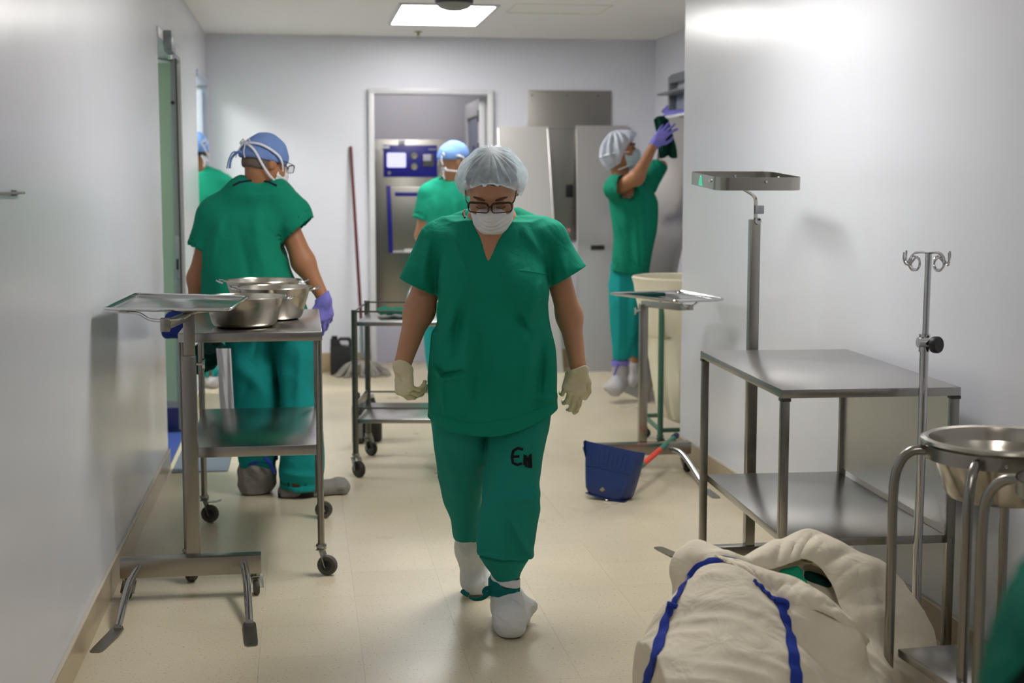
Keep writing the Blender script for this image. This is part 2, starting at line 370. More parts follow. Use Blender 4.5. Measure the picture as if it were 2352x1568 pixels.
def baseboard(name, x0, x1, y0, y1, h=.105, t=.012):
    o = sbox(name, x0, x1, y0, y1, 0, h - .008, M['base'])
    cx, cy = (x0 + x1) / 2, (y0 + y1) / 2
    MB().box((cx, cy, h - .004), (x1 - x0, y1 - y0, .008), 0, .002).build('top_strip', M['cove'], o)
baseboard('baseboard_left', UL, UL + .012, VN, D1[0])
baseboard('baseboard_left_far', UL, UL + .012, D1[1] + .05, D2[0] - .02)
baseboard('baseboard_right', UR - .012, UR, VN, VE)
baseboard('baseboard_back', UL, .5, VB - .012, VB, .15)
baseboard('baseboard_back_right', 1.44, UF, VB - .012, VB, .15)
baseboard('baseboard_far_right', UF - .012, UF, VE, VB - .012, .15)

# door frames
def frame_side(name, v0, v1, top, u, t=.05, out=.012, mat='framewhite', depth=.14):
    """frame lining an opening in a wall that runs along v"""
    o = MB().box((u - depth / 2 + out, v1 + t / 2 - .012, top / 2), (depth, t, top), 0, .004).build(name, M[mat]); struct(o)
    MB().box((u - depth / 2 - .004, v0 - t / 2 - .002, top / 2), (depth - .02, t, top), 0, .004).build('jamb', M[mat], o)
    MB().box((u - depth / 2 + out, (v0 + v1) / 2, top + t / 2), (depth, v1 - v0 + 2 * t - .024, t), 0, .004).build('head', M[mat], o)
    return o
f1 = frame_side('door_1', D1[0] + .0, D1[1], HD - .01, UL)
f2 = frame_side('door_2', D2[0] + .06, D2[1], HD - .0, UL, mat='palealu', depth=.05)
ob = MB().box((.525, VB - .004, 1.04), (.042, .13, 2.08), 0, .004).build('door_3', M['framewhite']); struct(ob)
MB().box((1.416, VB - .004, 1.04), (.042, .13, 2.08), 0, .004).build('jamb', M['framewhite'], ob)
MB().box((.97, VB - .004, 2.098), (.934, .13, .042), 0, .004).build('head', M['framewhite'], ob)
for z in (.5, 1.05, 1.5): MB().box((.551, VB + .04, z), (.012, .03, .16), 0, .003).build('strike_plate', M['black'], ob)

# green theatre door, swung into the theatre
gd = thing('hinged_door', 'open green door leaf with navy kick plate in the first left doorway', 'door', (-.70, 8.25, 0))
MB().box((-.495, 0, 1.08), (.97, .04, 2.0), 0, .003).build('leaf', M['greendoor'], gd)
MB().box((-.495, -.003, .075), (.97, .05, .13), 0, .003).build('kick_plate', M['navy'], gd)
MB().box((-.495, -.002, .16), (.97, .046, .04), 0, .002).build('grey_band', M['alu'], gd)
MB().box((.002, -.002, 1.06), (.026, .06, 2.08), 0, .003).build('edge_strip', M['jamb'], gd)
MB().box((.019, .012, 1.06), (.009, .03, 2.08), 0, .002).build('seal', M['smoke'], gd)
lk = MB().box((.004, -.036, 1.0), (.022, .012, .24), 0, .003).build('lock_plate', M['alu'], gd); MB().box((.004, -.044, .96), (.012, .008, .06), 0, .002).build('keyway', M['black'], lk)
MB().lathe([(0, 0), (.011, .001), (.011, .006), (0, .006)], 12, (.0, -.034, 1.86), (0, -1, 0)).build('door_bolt', M['black'], gd)
dc = thing('door_closer', 'chrome door closer at the top of the green door frame', 'door closer', (UL + .012, 7.42, 2.12))
MB().box((.02, 0, -.02), (.045, .2, .075), 0, .008).build('body', M['alu'], dc)
MB().box((.02, -.04, .03), (.04, .1, .03), 0, .006).build('cover', M['alu'], dc)
MB().bar((.02, .06, -.065), (.03, .42, -.06), .018, .008).build('arm', M['chrome'], dc)
MB().lathe([(0, 0), (.02, 0), (.02, .02), (0, .02)], 14, (.02, .05, -.085)).build('pivot', M['chrome'], dc)
# mat at the theatre door
tag(MB().prism(rrect(-.515, 7.34, .27, .62, .01), 0, .004).build('floor_mat', M['mat']), 'thin grey-blue mat on the floor before the green door', 'mat')

# door leaf of the second left doorway, standing open inside the bright room
d2 = thing('hinged_door', 'narrow white door leaf with grey edge beside the half hidden person', 'door', (-.70, 10.66, 0))
MB().box((-.45, 0, 1.05), (.84, .04, 2.06), 0, .003).build('leaf', M['leafwhite'], d2)
MB().box((-.012, -.003, 1.05), (.03, .05, 2.06), 0, .003).build('edge_strip', M['palealu'], d2)
MB().lathe([(0, 0), (.012, .001), (.012, .006), (0, .006)], 12, (-.02, -.028, 1.72), (0, -1, 0)).build('door_bolt', M['black'], d2)
# white leaf of the back doorway
d3 = thing('hinged_door', 'open white door leaf with glass pane in the back doorway', 'door', (1.39, 10.86, 0))
for nm, c, sz in (('stile', (-.02, .04, 1.04), (.042, .1, 2.04)), ('stile', (-.02, .9, 1.04), (.042, .1, 2.04)), ('rail', (-.02, .47, 2.0), (.042, .78, .12)), ('rail', (-.02, .47, .2), (.042, .78, .36)), ('rail', (-.02, .47, .9), (.042, .78, .1))):
    MB().box(c, sz, 0, .004).build(nm, M['framewhite'], d3)
MB().box((-.02, .47, 1.44), (.008, .76, 1.0)).build('pane', M['pane'], d3)
MB().box((-.02, .47, .61), (.012, .76, .5)).build('lower_panel', M['framewhite'], d3)
for z in (1.93, 1.68, .4): MB().box((-.04, .03, z), (.02, .03, .09), 0, .003).build('hinge', M['black'], d3)
MB().box((-.045, .33, 1.66), (.004, .1, .1)).build('notice', M['bluepanel'], d3)

# ceiling lights
def light_panel(name_label, cu, cv, power, w=.575, l=1.06, z=ZC, mat=None, rgb=(255, 252, 248)):
    t = thing('ceiling_light', name_label, 'ceiling light', (cu, cv, z))
    fr = MB()
    for x, y, sx, sy in ((0, -l / 2 - .012, w + .048, .024), (0, l / 2 + .012, w + .048, .024), (-w / 2 - .012, 0, .024, l), (w / 2 + .012, 0, .024, l)):
        fr.box((x, y, -.006), (sx, sy, .012), 0, .003)
    fr.build('frame', M['framewhite'], t)
    MB().box((0, 0, -.004), (w, l, .006)).build('diffuser', mat or glow('panel_glow', rgb, power), t)
    return t
light_panel('bright ceiling light panel in view above the back doorway', .917, 9.37, PANEL_POWER)
light_panel('ceiling light panel over the walking person, above the frame', .917, 5.0, PANEL_POWER)
light_panel('ceiling light panel over the camera, above the frame', .917, .7, PANEL_POWER * .45)
light_panel('ceiling light panel inside the green door room', -2.4, 7.9, OR_POWER)
light_panel('ceiling light panel inside the room of the second left door', -1.6, 9.98, ROOM_POWER, .575, .5)
light_panel('small ceiling light panel of the machine room', .9, 11.42, 6.5, .5, .5)
em = thing('emergency_lamp', 'round dark emergency lamp with frosted dome below the ceiling light panel', 'lamp', (.920, 8.6, ZC))
MB().lathe([(0, 0), (.112, 0), (.116, -.008), (.112, -.027), (0, -.027)], 32).build('base', M['smoke'], em)
MB().lathe([(.110, -.027), (.109, -.033), (.088, -.052), (.05, -.065), (0, -.070)], 32).build('dome', M['domegrey'], em)
sp = thing('sprinkler_head', 'small brass sprinkler head on the ceiling', 'sprinkler', (.853, 10.41, ZC))
MB().lathe([(0, 0), (.03, 0), (.03, -.004), (.01, -.008), (.008, -.03), (0, -.03)], 14).build('rose', M['brass'], sp)
MB().lathe([(0, -.045), (.018, -.045), (.018, -.048), (0, -.048)], 14).build('deflector', M['brass'], sp)
MB().tube([(-.008, 0, -.03), (-.012, 0, -.038), (-.006, 0, -.046)], .002, 6).tube([(.008, 0, -.03), (.012, 0, -.038), (.006, 0, -.046)], .002, 6).build('yoke', M['brass'], sp)
# bracket on the left wall at the frame edge
br = thing('wall_hook', 'thin metal rail fixed to the left wall at the picture edge', 'rail', (UL, 3.3, 1.383))
MB().box((.012, 0, 0), (.008, .56, .006), 0, .002).build('rail', M['jamb'], br)
for y in (-.2, .2): MB().box((.004, y, 0), (.016, .02, .014), 0, .002).build('mount', M['alu'], br)
# socket plate beside the left doorway
so = thing('wall_box', 'small white wall box on the left wall beside the second doorway', 'switch box', (UL, 9.2, .99))
MB().box((.012, 0, 0), (.026, .12, .08), 0, .004).build('body', M['whitepl'], so); MB().box((.027, 0, 0), (.004, .04, .03), 0, .001).build('switch', M['framewhite'], so)

# steel hatch in the back wall
ht = thing('wall_hatch', 'dull steel hatch door set in the back wall behind the leaning panels', 'hatch', (2.028, VB, 0))
MB().box((0, -.008, 1.55), (.648, .016, 1.135), 0, .003).build('door_sheet', M['hatch'], ht)
MB().box((0, -.018, 1.83), (.62, .006, .004)).build('fold_line', M['jamb'], ht)
rc = MB().box((0, -.02, 1.36), (.056, .01, .098), 0, .002).build('recessed_handle', M['black'], ht)
for x in (-.29, -.02, .22): MB().lathe([(0, 0), (.008, 0), (.008, .003), (0, .004)], 10, (x, -.016, 2.08), (0, -1, 0)).build('screw', M['jamb'], ht)
MB().box((-.005, -.018, 1.06), (.03, .002, .03)).build('round_sticker', M['pink'], ht)

# leaning steel cladding panels
def leaning(label, a, b, c, d, th=.022, group=None, slot=None, mat='panel'):
    """a,b bottom left/right and c,d top right/left; folded sheet steel cover"""
    a, b, c, d = map(Vector, (a, b, c, d)); t = thing('steel_cover', label, 'steel sheet', a, 0, group)
    x = (b - a); y = (d - a); n = x.cross(y).normalized()
    if n.y > 0 and abs(n.y) > abs(n.x): n = -n
    if abs(n.x) >= abs(n.y) and n.x > 0: n = -n
    def q(u, v, w): return (a + x * u + y * v + n * w + (c - d - x) * u * v) - a
    m = MB(); rows = [[q(u, v, 0) for u in np.linspace(0, 1, 5)] for v in np.linspace(0, 1, 9)]
    m.grid(rows, th); o = m.build('sheet', M[mat], t)
    # returned edges
    e = MB()
    for u in (0.012, .988): e.bar(q(u, .01, .004), q(u, .99, .004), .012, .006, .002, tuple(n))
    e.build('folded_edge', M[mat], t)
    if slot:
        u, v, wx, hy = slot
        m = MB(); cc = q(u, v, .014)
        ex = x.normalized(); ey = y.normalized()
        Mx = Matrix((ex, ey, n)).transposed().to_4x4(); Mx.translation = cc
        m.box(None, (wx, hy, .008), 0, .002, Mx); m.build('slot_handle', M['black'], t)
    return t
leaning('steel cladding panel leaning on the back wall left of the hatch', (1.50, 10.50, 0), (1.935, 10.46, 0), (1.862, 10.735, 1.845), (1.475, 10.738, 1.845), group=None)
leaning('steel cladding panel with black slot leaning on the back wall right of the hatch', (2.05, 10.48, 0), (2.43, 10.46, 0), (2.478, 10.735, 1.855), (2.079, 10.738, 1.855), slot=(.40, .503, .105, .035))
leaning('tall steel panel being wiped, leaning against the far right wall', (2.15, 9.46, 0), (2.20, 8.93, 0), (2.62, 9.05, 1.86), (2.47, 9.62, 1.86), mat='wiped')

# steel frame with window and ledge on the far right wall
sf = thing('pass_through_window', 'steel framed pass-through window with ledges on the far right wall', 'window', (UF, 9.75, 0))
for y in (-.62, .36): MB().box((-.03, y, 1.09), (.06, .05, 2.18), 0, .004).build('post', M['alu'], sf)
MB().box((-.03, -.13, 2.16), (.06, .93, .06), 0, .004).build('head', M['alu'], sf)
MB().box((-.07, -.13, 2.05), (.16, .96, .015), 0, .003).build('upper_ledge', M['alu'], sf)
MB().box((-.08, -.13, 1.872), (.20, .96, .02), 0, .003).build('lower_ledge', M['framewhite'], sf)
MB().box((-.012, -.13, 1.96), (.01, .88, .16)).build('pane', M['pane'], sf)
MB().box((-.012, -.13, 1.0), (.01, .88, 1.6)).build('lower_panel', M['lilac'], sf)
for z in (.75, 1.05): MB().box((-.066, -.62, z), (.012, .03, .1), 0, .002).build('hinge', M['black'], sf)

# machine seen through the back doorway
mc = thing('washer_disinfector', 'steel machine with royal blue control panel in the back doorway', 'machine', (.86, 11.3, 0))
MB().box((0, .36, .88), (.60, .70, 1.765), 0, .006).build('cabinet', M['hatch'], mc)
MB().box((0, 0, .99), (.60, .03, 1.38), 0, .004).build('front_frame', M['steel'], mc)
MB().box((0, -.004, .15), (.60, .03, .3), 0, .004).build('plinth', M['lilac'], mc)
bp = MB().box((-.005, -.018, 1.593), (.425, .012, .248), 0, .004).build('control_panel', M['bluepanel'], mc)
MB().prism(rrect(0, 0, .15, .115, .012), 0, .006, Matrix.Translation((-.115, -.024, 1.60)) @ Matrix.Rotation(R(90), 4, 'X')).build('screen', M['screen'], bp)
for z in (1.635, 1.55): MB().lathe([(0, .004), (.019, .004), (.025, .008), (.027, .004), (.027, 0)], 18, (.025, -.024, z), (0, -1, 0)).build('gauge', M['dial'], bp)
pr = MB().box((.135, -.028, 1.60), (.085, .014, .095), 0, .004).build('printer', M['printer'], bp); 
MB().box((.125, -.037, 1.62), (.062, .006, .05), 0, .003).build('printer_lid', M['lilac'], bp)
MB().box((.168, -.026, 1.685), (.06, .003, .012)).build('maker_plate', M['alu'], bp)
MB().box((-.195, -.026, 1.70), (.05, .003, .018)).build('white_tag', M['paper'], bp)
MB().lathe([(0, .008), (.012, .008), (.014, 0), (0, 0)], 14, (-.172, -.024, 1.50), (0, -1, 0)).build('key_switch', M['dial'], bp)
MB().box((-.07, -.018, 1.74), (.05, .004, .03)).build('name_plate', M['lilac'], mc)
dr = MB().box((.06, -.02, 1.13), (.46, .02, .52), 0, .004).build('glass_door', M['hatch'], mc)
MB().bar((-.18, -.03, 1.40), (-.165, -.03, .872), .034, .018, .004).build('blue_strip', M['bluepanel'], dr)
MB().box((.02, -.034, 1.335), (.30, .012, .03), 0, .003).build('door_bar', M['bluepanel'], dr)
MB().box((.06, -.035, .882), (.42, .012, .014), 0, .003).build('lower_lip', M['framewhite'], dr)
MB().box((.02, -.042, .89), (.16, .006, .03)).build('paper_label', M['paper'], dr)

# ================================================================== furniture and props
def caster(parent, x, y, r=.032, wide=.022, ang=0., top=.1, body='zinc', tyre='tyre', lever=False):
    """swivel caster: fork is the part, wheel, hub and brake are its pieces"""
    ca, sa = math.cos(ang), math.sin(ang)
    off = .022
    wx, wy = x + ca * off, y + sa * off
    m = MB()
    m.lathe([(0, top), (.018, top), (.02, top - .008), (.016, top - .016), (.014, top - .022), (0, top - .022)], 14, (x, y, 0))
    px, py = -sa, ca
    for s in (-1, 1):
        o = (wide / 2 + .004) * s
        m.bar((x + px * o, y + py * o, top - .018), (wx + px * o, wy + py * o, r - .004), .003, .026, .001, (px, py, 0))
    m.box((x, y, top - .02), (.03, wide + .012, .004), ang)
    f = m.build('caster', M[body], parent)
    MB().lathe([(r * .55, -wide / 2), (r * .9, -wide / 2), (r, -wide / 4), (r, wide / 4), (r * .9, wide / 2), (r * .55, wide / 2)], 24, (wx, wy, r), (px, py, 0)).build('wheel', M[tyre], f)
    MB().lathe([(0, -wide / 2 - .002), (r * .6, -wide / 2 + .001), (r * .6, wide / 2 - .001), (0, wide / 2 + .002)], 20, (wx, wy, r), (px, py, 0)).build('hub', M['black'], f)
    if lever:
        l = MB(); l.bar((x, y, top - .03), (x + ca * .055, y + sa * .055, top - .026), .02, .005, .002); l.bar((x + ca * .05, y + sa * .05, top - .026), (x + ca * .07, y + sa * .07, top - .02), .03, .005, .002)
        l.build('brake', M['chrome'], f)
    return f
def mfoot(parent, a, b, c, d):
    """bent round leg ending in a flattened paddle: a at the beam, b bend, c where it flattens, d tip"""
    m = MB(); m.tube(spline([a, b, c], 6), .0135, 12)
    o = m.build('foot', M['chrome'], parent)
    c, d = Vector(c), Vector(d); ax = (d - c); L = ax.length; ax.normalize(); sd = Vector((-ax.y, ax.x, 0)).normalized()
    m = MB(); rows = []
    for t, wd, z in ((-.06, .012, .016), (0, .02, .012), (.25, .021, .008), (.8, .021, .004), (.95, .019, .003), (1.0, .012, .003)):
        p = c + ax * L * t; rows.append([Vector((p.x, p.y, z)) + sd * wd * s for s in (-1, -.5, 0, .5, 1)])
    m.grid(rows, -.004); m.build('paddle', M['steelv'], o)
    return o
def tray(parent, corners, rad=.03, wire=.0055, sheet=True, lip=.008, name='tray_rim'):
    """wire rim through four corners (front-left, front-right, back-right, back-left) carrying a steel sheet"""
    c = [Vector(p) for p in corners]; pts = []
    for i in range(4):
        p, a, b = c[i], c[i - 1], c[(i + 1) % 4]
        da, db = (a - p).normalized(), (b - p).normalized()
        for k in range(6):
            t = k / 5; q = (p + da * rad) * (1 - t) ** 2 + p * 2 * t * (1 - t) + (p + db * rad) * t * t; pts.append(q)
    MB().tube(pts, wire, 8, True).build(name, M['chrome'], parent)
    if sheet:
        cen = sum(pts, Vector()) / len(pts); m = MB()
        vs = [m.bm.verts.new(cen + (p - cen) * .985 - Vector((0, 0, .002))) for p in pts]
        vi = [m.bm.verts.new(cen + (p - cen) * .93 - Vector((0, 0, lip))) for p in pts]
        n = len(pts)
        F = [m.bm.faces.new((vs[k], vs[(k + 1) % n], vi[(k + 1) % n], vi[k])) for k in range(n)]
        F.append(m.bm.faces.new(vi)); m.bm.normal_update()
        bmesh.ops.solidify(m.bm, geom=F, thickness=.0015)
        m.build('tray_sheet', M['tray'], parent)
    return pts

# ---- instrument stand at the left wall
ms = thing('instrument_stand', 'instrument stand with flat wire-rimmed tray and paddle feet at the left wall', 'instrument stand', (-.385, 4.87, 0))
def L(x, y, z): return Vector((x + .385, y - 4.87, z))
MB().box(L(-.391, 4.87, .109), (.472, .058, .064), 0, .004).build('base_beam', M['steel'], ms)
MB().box(L(-.385, 4.885, .485), (.047, .047, .69), 0, .004).build('column', M['steelv'], ms)
MB().box(L(-.382, 4.885, .90), (.036, .036, .17), 0, .003).build('inner_column', M['steelv'], ms)
sc_ = MB().lathe([(0, 0), (.005, 0), (.005, .02), (.02, .02), (.02, .028), (0, .028)], 14, L(-.36, 4.885, .80), (1, 0, 0)).build('clamp_screw', M['chrome'], ms)
mfoot(ms, L(-.565, 4.845, .115), L(-.585, 4.72, .085), L(-.595, 4.50, .014), L(-.637, 4.30, .004))
mfoot(ms, L(-.215, 4.845, .115), L(-.20, 4.72, .085), L(-.185, 4.49, .014), L(-.172, 4.29, .004))
caster(ms, *L(-.60, 4.88, 0).xy, r=.026, wide=.018, ang=R(-110), top=.08, tyre='tyre'); caster(ms, *L(-.178, 4.88, 0).xy, r=.026, wide=.018, ang=R(-80), top=.08)
zt = 1.006
TC = [L(-.638, 4.70, zt), L(-.232, 4.62, zt), L(-.196, 5.14, zt), L(-.605, 5.36, zt)]
tray(ms, TC)
MB().bar(L(-.382, 4.885, .965), L(-.433, 4.66, .957), .026, .026, .003).build('arm', M['steelv'], ms)
MB().box(L(-.437, 4.645, .958), (.03, .03, .044), 0, .004).build('bracket_block', M['steel'], ms)
m = MB()
for s in (-1, 1): m.tube(spline([L(-.437 + .012 * s, 4.64, .972), L(-.437 + .05 * s, 4.66, .974), L(-.437 + .09 * s, 4.69, .992), L(-.437 + .16 * s, 4.69, .998), L(-.437 + .2 * s, 4.70, .999)], 5), .005, 8)
m.build('tray_support', M['chrome'], ms)

# ---- two-shelf trolley with bowls
tr = thing('trolley', 'two-shelf steel trolley carrying three bowls beside the left wall', 'trolley', (-.184, 5.52, 0))
TW, TL = .50, .93
MB().box((0, 0, .871), (TW, TL, .034), 0, .004).build('top_shelf', M['steeltop'], tr)
MB().box((0, 0, .460), (TW - .04, TL - .04, .038), 0, .004).build('lower_shelf', M['steeltop'], tr)
for sx in (-1, 1):
    for sy in (-1, 1):
        x, y = sx * (TW / 2 - .014), sy * (TL / 2 - .022)
        MB().tube([(x, y, .86), (x, y, .098)], .0125, 12).build('leg', M['steelv'], tr)
        caster(tr, x, y, .037, .024, R({(1, -1): -20, (-1, -1): -60, (-1, 1): -10, (1, 1): 10}[(sx, sy)]), .115, lever=(sx < 0))
def bowl(label, x, y, z, r, h, rb=None, handle=True, ha=0):
    t = thing('bowl', label, 'bowl', (x, y, z), ha, 'steel bowls on the trolley')
    rb = rb or r * .74; w = .0022
    prof = [(0, 0.001), (rb * .8, .001), (rb * .93, .006), (rb, .018), (r * .93, h * .75), (r * .985, h * .97), (r, h), (r + .006, h + .001), (r + .008, h - .003), (r - w * 1.2, h - .004), (r * .93 - w, h * .75), (rb - w, .02), (rb * .9, .01), (0, .004)]
    MB().lathe(prof, 48).build('basin', M['bowl'], t)
    if handle:
        for s in (-1, 1):
            pts = [(s * (r + .002), -.045, h - .012), (s * (r + .02), -.04, h - .006), (s * (r + .034), -.018, h - .002), (s * (r + .036), 0, h), (s * (r + .034), .018, h - .002), (s * (r + .02), .04, h - .006), (s * (r + .002), .045, h - .012)]
            MB().tube(spline(pts, 3), .0036, 8).build('handle', M['chrome'], t)
    return t
bowl('front steel bowl on the trolley, nearest the tray', -.212, 5.27, .888, .146, .112, .118, True, R(-8))
bowl('middle steel bowl with side handles on the trolley, at the right', -.106, 5.56, .888, .137, .125, .105, True, R(-8))
bowl('rear steel bowl with side handles on the trolley, against the green top', -.160, 5.865, .888, .150, .132, .115, True, R(-10))

# ---- middle cart with rails
ct = thing('cart', 'grey tube cart with wire rails behind the walking person', 'cart', (.497, 7.055, 0), R(-8.9))
CW, CL = .43, .555
for z, nm in ((.741, 'top_shelf'), (.269, 'lower_shelf')): MB().box((0, 0, z), (CW - .02, CL - .02, .02), 0, .003).build(nm, M['steeltop'], ct)
for sx in (-1, 1):
    for sy in (-1, 1):
        x, y = sx * CW / 2, sy * CL / 2
        MB().tube([(x, y, .81), (x, y, .10)], .0145, 12).build('leg', M['darksteel'], ct)
        caster(ct, x, y, .04, .026, R(-30 + 15 * sx), .115, tyre='rubber', body='zinc')
for z in (.802, .335):
    m = MB()
    x, y = CW / 2, CL / 2
    m.tube([(-x, -y, z), (x, -y, z), (x, y, z), (-x, y, z)], .0045, 8, True); m.build('rail', M['darksteel'], ct)
MB().bar((-CW / 2, -CL / 2, .33), (-CW / 2, CL / 2, .33), .006, .05, .002).build('side_plate', M['steel'], ct)

# ---- instrument stand at the right wall corner
mr_ = thing('instrument_stand', 'instrument stand with dark pad on its tray at the right wall corner', 'instrument stand', (1.65, 6.78, 0))
def L(x, y, z): return Vector((x - 1.65, y - 6.78, z))
MB().box(L(1.648, 6.77, .109), (.49, .058, .06), 0, .004).build('base_beam', M['steel'], mr_)
MB().box(L(1.652, 6.78, .48), (.04, .04, .69), 0, .003).build('column', M['steelv'], mr_)
MB().box(L(1.652, 6.757, .115), (.043, .012, .05), 0, .002).build('rust_spot', M['rust'], mr_)
MB().lathe([(0, 0), (.005, 0), (.005, .02), (.018, .02), (.018, .03), (0, .03)], 14, L(1.632, 6.78, .79), (-1, 0, 0)).build('clamp_screw', M['chrome'], mr_)
mfoot(mr_, L(1.79, 6.745, .105), L(1.82, 6.62, .098), L(1.824, 6.27, .014), L(1.832, 6.09, .004))
mfoot(mr_, L(1.50, 6.745, .105), L(1.42, 6.66, .090), L(1.39, 6.46, .014), L(1.375, 6.32, .004))
caster(mr_, *L(1.85, 6.72, 0).xy, r=.024, wide=.018, ang=R(-60), top=.08, tyre='rubber'); caster(mr_, *L(1.44, 6.77, 0).xy, r=.024, wide=.018, ang=R(-100), top=.08, tyre='rubber')
zr = .900
tray(mr_, [L(1.42, 6.51, zr), L(1.60, 6.02, zr), L(1.85, 6.08, zr), L(1.78, 6.58, zr)])
MB().bar(L(1.652, 6.78, .826), L(1.735, 6.36, .842), .03, .03, .003).build('arm', M['steel'], mr_)
m = MB()
m.tube(spline([L(1.56, 6.14, .894), L(1.66, 6.16, .886), L(1.70, 6.20, .862), L(1.735, 6.24, .858), L(1.77, 6.28, .862), L(1.81, 6.30, .892)], 6), .005, 8)
m.build('tray_support', M['chrome'], mr_)
MB().bar(L(1.735, 6.38, .842), L(1.735, 6.23, .852), .03, .024, .002).build('bracket_block', M['steel'], mr_)
MB().box((0, 0, 0), (.15, .09, .016), R(25), .005).build('folded_pad', M['darkgreen'], None, (1.565, 6.36, zr + .003))
tag(bpy.data.objects['folded_pad'], 'dark folded pad lying on the tray at the right wall corner', 'pad')

# ---- tall stand with ring holder
mt = thing('ring_stand', 'tall steel stand with empty rectangular ring holder behind the table', 'stand', (1.605, 4.95, 0))
def L(x, y, z): return Vector((x - 1.605, y - 4.95, z))
MB().box(L(1.58, 4.95, .06), (.36, .05, .05), 0, .003).build('base_beam', M['steel'], mt)
MB().box(L(1.612, 4.95, .68), (.036, .036, 1.2), 0, .003).build('column', M['steelv'], mt)
mfoot(mt, L(1.44, 4.97, .06), L(1.415, 5.02, .04), L(1.395, 5.09, .012), L(1.35, 5.28, .004))
mfoot(mt, L(1.74, 4.97, .06), L(1.76, 5.03, .04), L(1.79, 5.10, .012), L(1.83, 5.28, .004))
caster(mt, *L(1.45, 4.92, 0).xy, r=.016, wide=.014, ang=R(-100), top=.04, tyre='rubber'); caster(mt, *L(1.72, 4.92, 0).xy, r=.016, wide=.014, ang=R(-70), top=.04, tyre='rubber')
MB().tube(spline([L(1.613, 4.945, 1.24), L(1.614, 4.945, 1.32), L(1.61, 4.95, 1.36), L(1.58, 4.97, 1.384)], 5), .013, 10, False, (1, .3)).build('strap', M['steelv'], mt)
cl_ = MB().box(L(1.622, 4.925, 1.315), (.026, .02, .03), R(20), .003).build('clamp', M['alu'], mt)
MB().lathe([(0, 0), (.012, 0), (.012, .006), (0, .006)], 14, L(1.618, 4.931, 1.275), (0, -1, 0)).build('clamp_plate', M['chrome'], cl_)
MB().lathe([(0, 0), (.004, 0), (.004, .008), (0, .008)], 10, L(1.62, 4.926, 1.28), (0, -1, 0)).build('screw', M['black'], cl_)
# ring band, tilted a little
ringM = Matrix.Translation(L(1.632, 5.14, 1.419)) @ Matrix.Rotation(R(-1.5), 4, 'Z') @ Matrix.Rotation(R(3.6), 4, 'X')
m = MB(); po = rrect(0, 0, .322, .41, .05, 7); n = len(po); hb = .0235
vo = [[m.bm.verts.new(ringM @ Vector((x * s, y * s, z))) for x, y in po] for s, z in ((1, -hb), (1, hb), (.99, hb), (.99, -hb))]
for a, b in ((0, 1), (1, 2), (2, 3), (3, 0)):
    for k in range(n): m.bm.faces.new((vo[a][k], vo[a][(k + 1) % n], vo[b][(k + 1) % n], vo[b][k]))
rg = m.build('ring_band', M['steel'], mt)
for p, ax in (((.02, -.2055, .008), (0, -1, 0)), ((-.162, -.12, .006), (-1, 0, 0)), ((.02, .204, .005), (0, -1, 0)), ((.160, .1, .005), (-1, 0, 0))):
    MB().lathe([(0, 0), (.006, 0), (.005, .005), (0, .006)], 10, ringM @ Vector(p), ringM.to_3x3() @ Vector(ax)).build('screw', M['chrome'], rg)
m = MB(); rows = []
for t in np.linspace(0, 1, 6): rows.append([ringM @ Vector((-.1622, .02 - .028 * math.sqrt(1 - t) * s + .06 * 0, -hb + .004 + .038 * t)) for s in (-1, 0, 1)])
m.grid(rows, .0008); m.build('green_sticker', M['sticker'], rg)

# ---- two-tier steel table
tb = thing('steel_table', 'two-tier stainless table against the right wall', 'table', (1.622, 4.31, 0), R(-2.2))
W_, L_ = .53, .965
MB().box((0, 0, .8125), (W_, L_, .025), 0, .002).build('top', M['steeltop'], tb)
MB().box((0, 0, .376), (W_ - .05, L_ - .03, .024), 0, .002).build('lower_shelf', M['steeltop'], tb)
for sx in (-1, 1):
    for sy in (-1, 1):
        x, y = sx * (W_ / 2 - .014), sy * (L_ / 2 - .014)
        lg = MB().box((x, y, .41), (.025, .025, .78), 0, .004).build('leg', M['steelv'], tb)
        MB().box((x, y, .795), (.03, .03, .01), 0, .003).build('weld', M['smoke'], lg)
MB().box((W_ / 2 - .012, 0, .60), (.003, L_ - .05, .40)).build('side_panel', M['panel'], tb)
MB().box((.03, -L_ / 2 + .0146, .376), (.05, .001, .014)).build('stain', M['wornpaint'], tb)

# ---- drip stand
iv = thing('drip_stand', 'chrome drip stand with four curled hooks and black knob beside the table', 'drip stand', (1.712, 3.73, 0))
MB().tube([(.004, 0, 1.215), (.002, 0, .95)], .009, 14).build('upper_pole', M['chrome'], iv)
MB().tube([(0, 0, .955), (0, 0, .06)], .0125, 14).build('lower_pole', M['chrome'], iv)
MB().tube([(-.025, -.012, .968), (.028, -.012, .968)], .014, 14).tube([(0, 0, .99), (0, 0, .94)], .0155, 14).build('clamp', M['chrome'], iv)
MB().lathe([(0, 0), (.022, 0), (.0235, .004), (.0235, .016), (.021, .02), (0, .02)], 32, (.016, -.022, .962), (.5, -.85, .05)).build('knob', M['blackmatte'], iv)
for k in range(4):
    a = R(18 + 90 * k); ca, sa = math.cos(a), math.sin(a)
    q = lambda r, z, s=0: (r * ca - s * sa, r * sa + s * ca, 1.215 + z)
    pts = [q(.003, 0), q(.03, .002), q(.05, -.002), q(.062, -.016), q(.064, -.034), q(.052, -.046), q(.036, -.046), q(.027, -.032), q(.032, -.016, .004), q(.046, -.010, .008), q(.06, -.02, .010), q(.07, -.03, .008), q(.08, -.028, .004), q(.084, -.014), q(.083, .004)]
    MB().tube(spline(pts, 5), .0027, 8).build('hook', M['chrome'], iv)
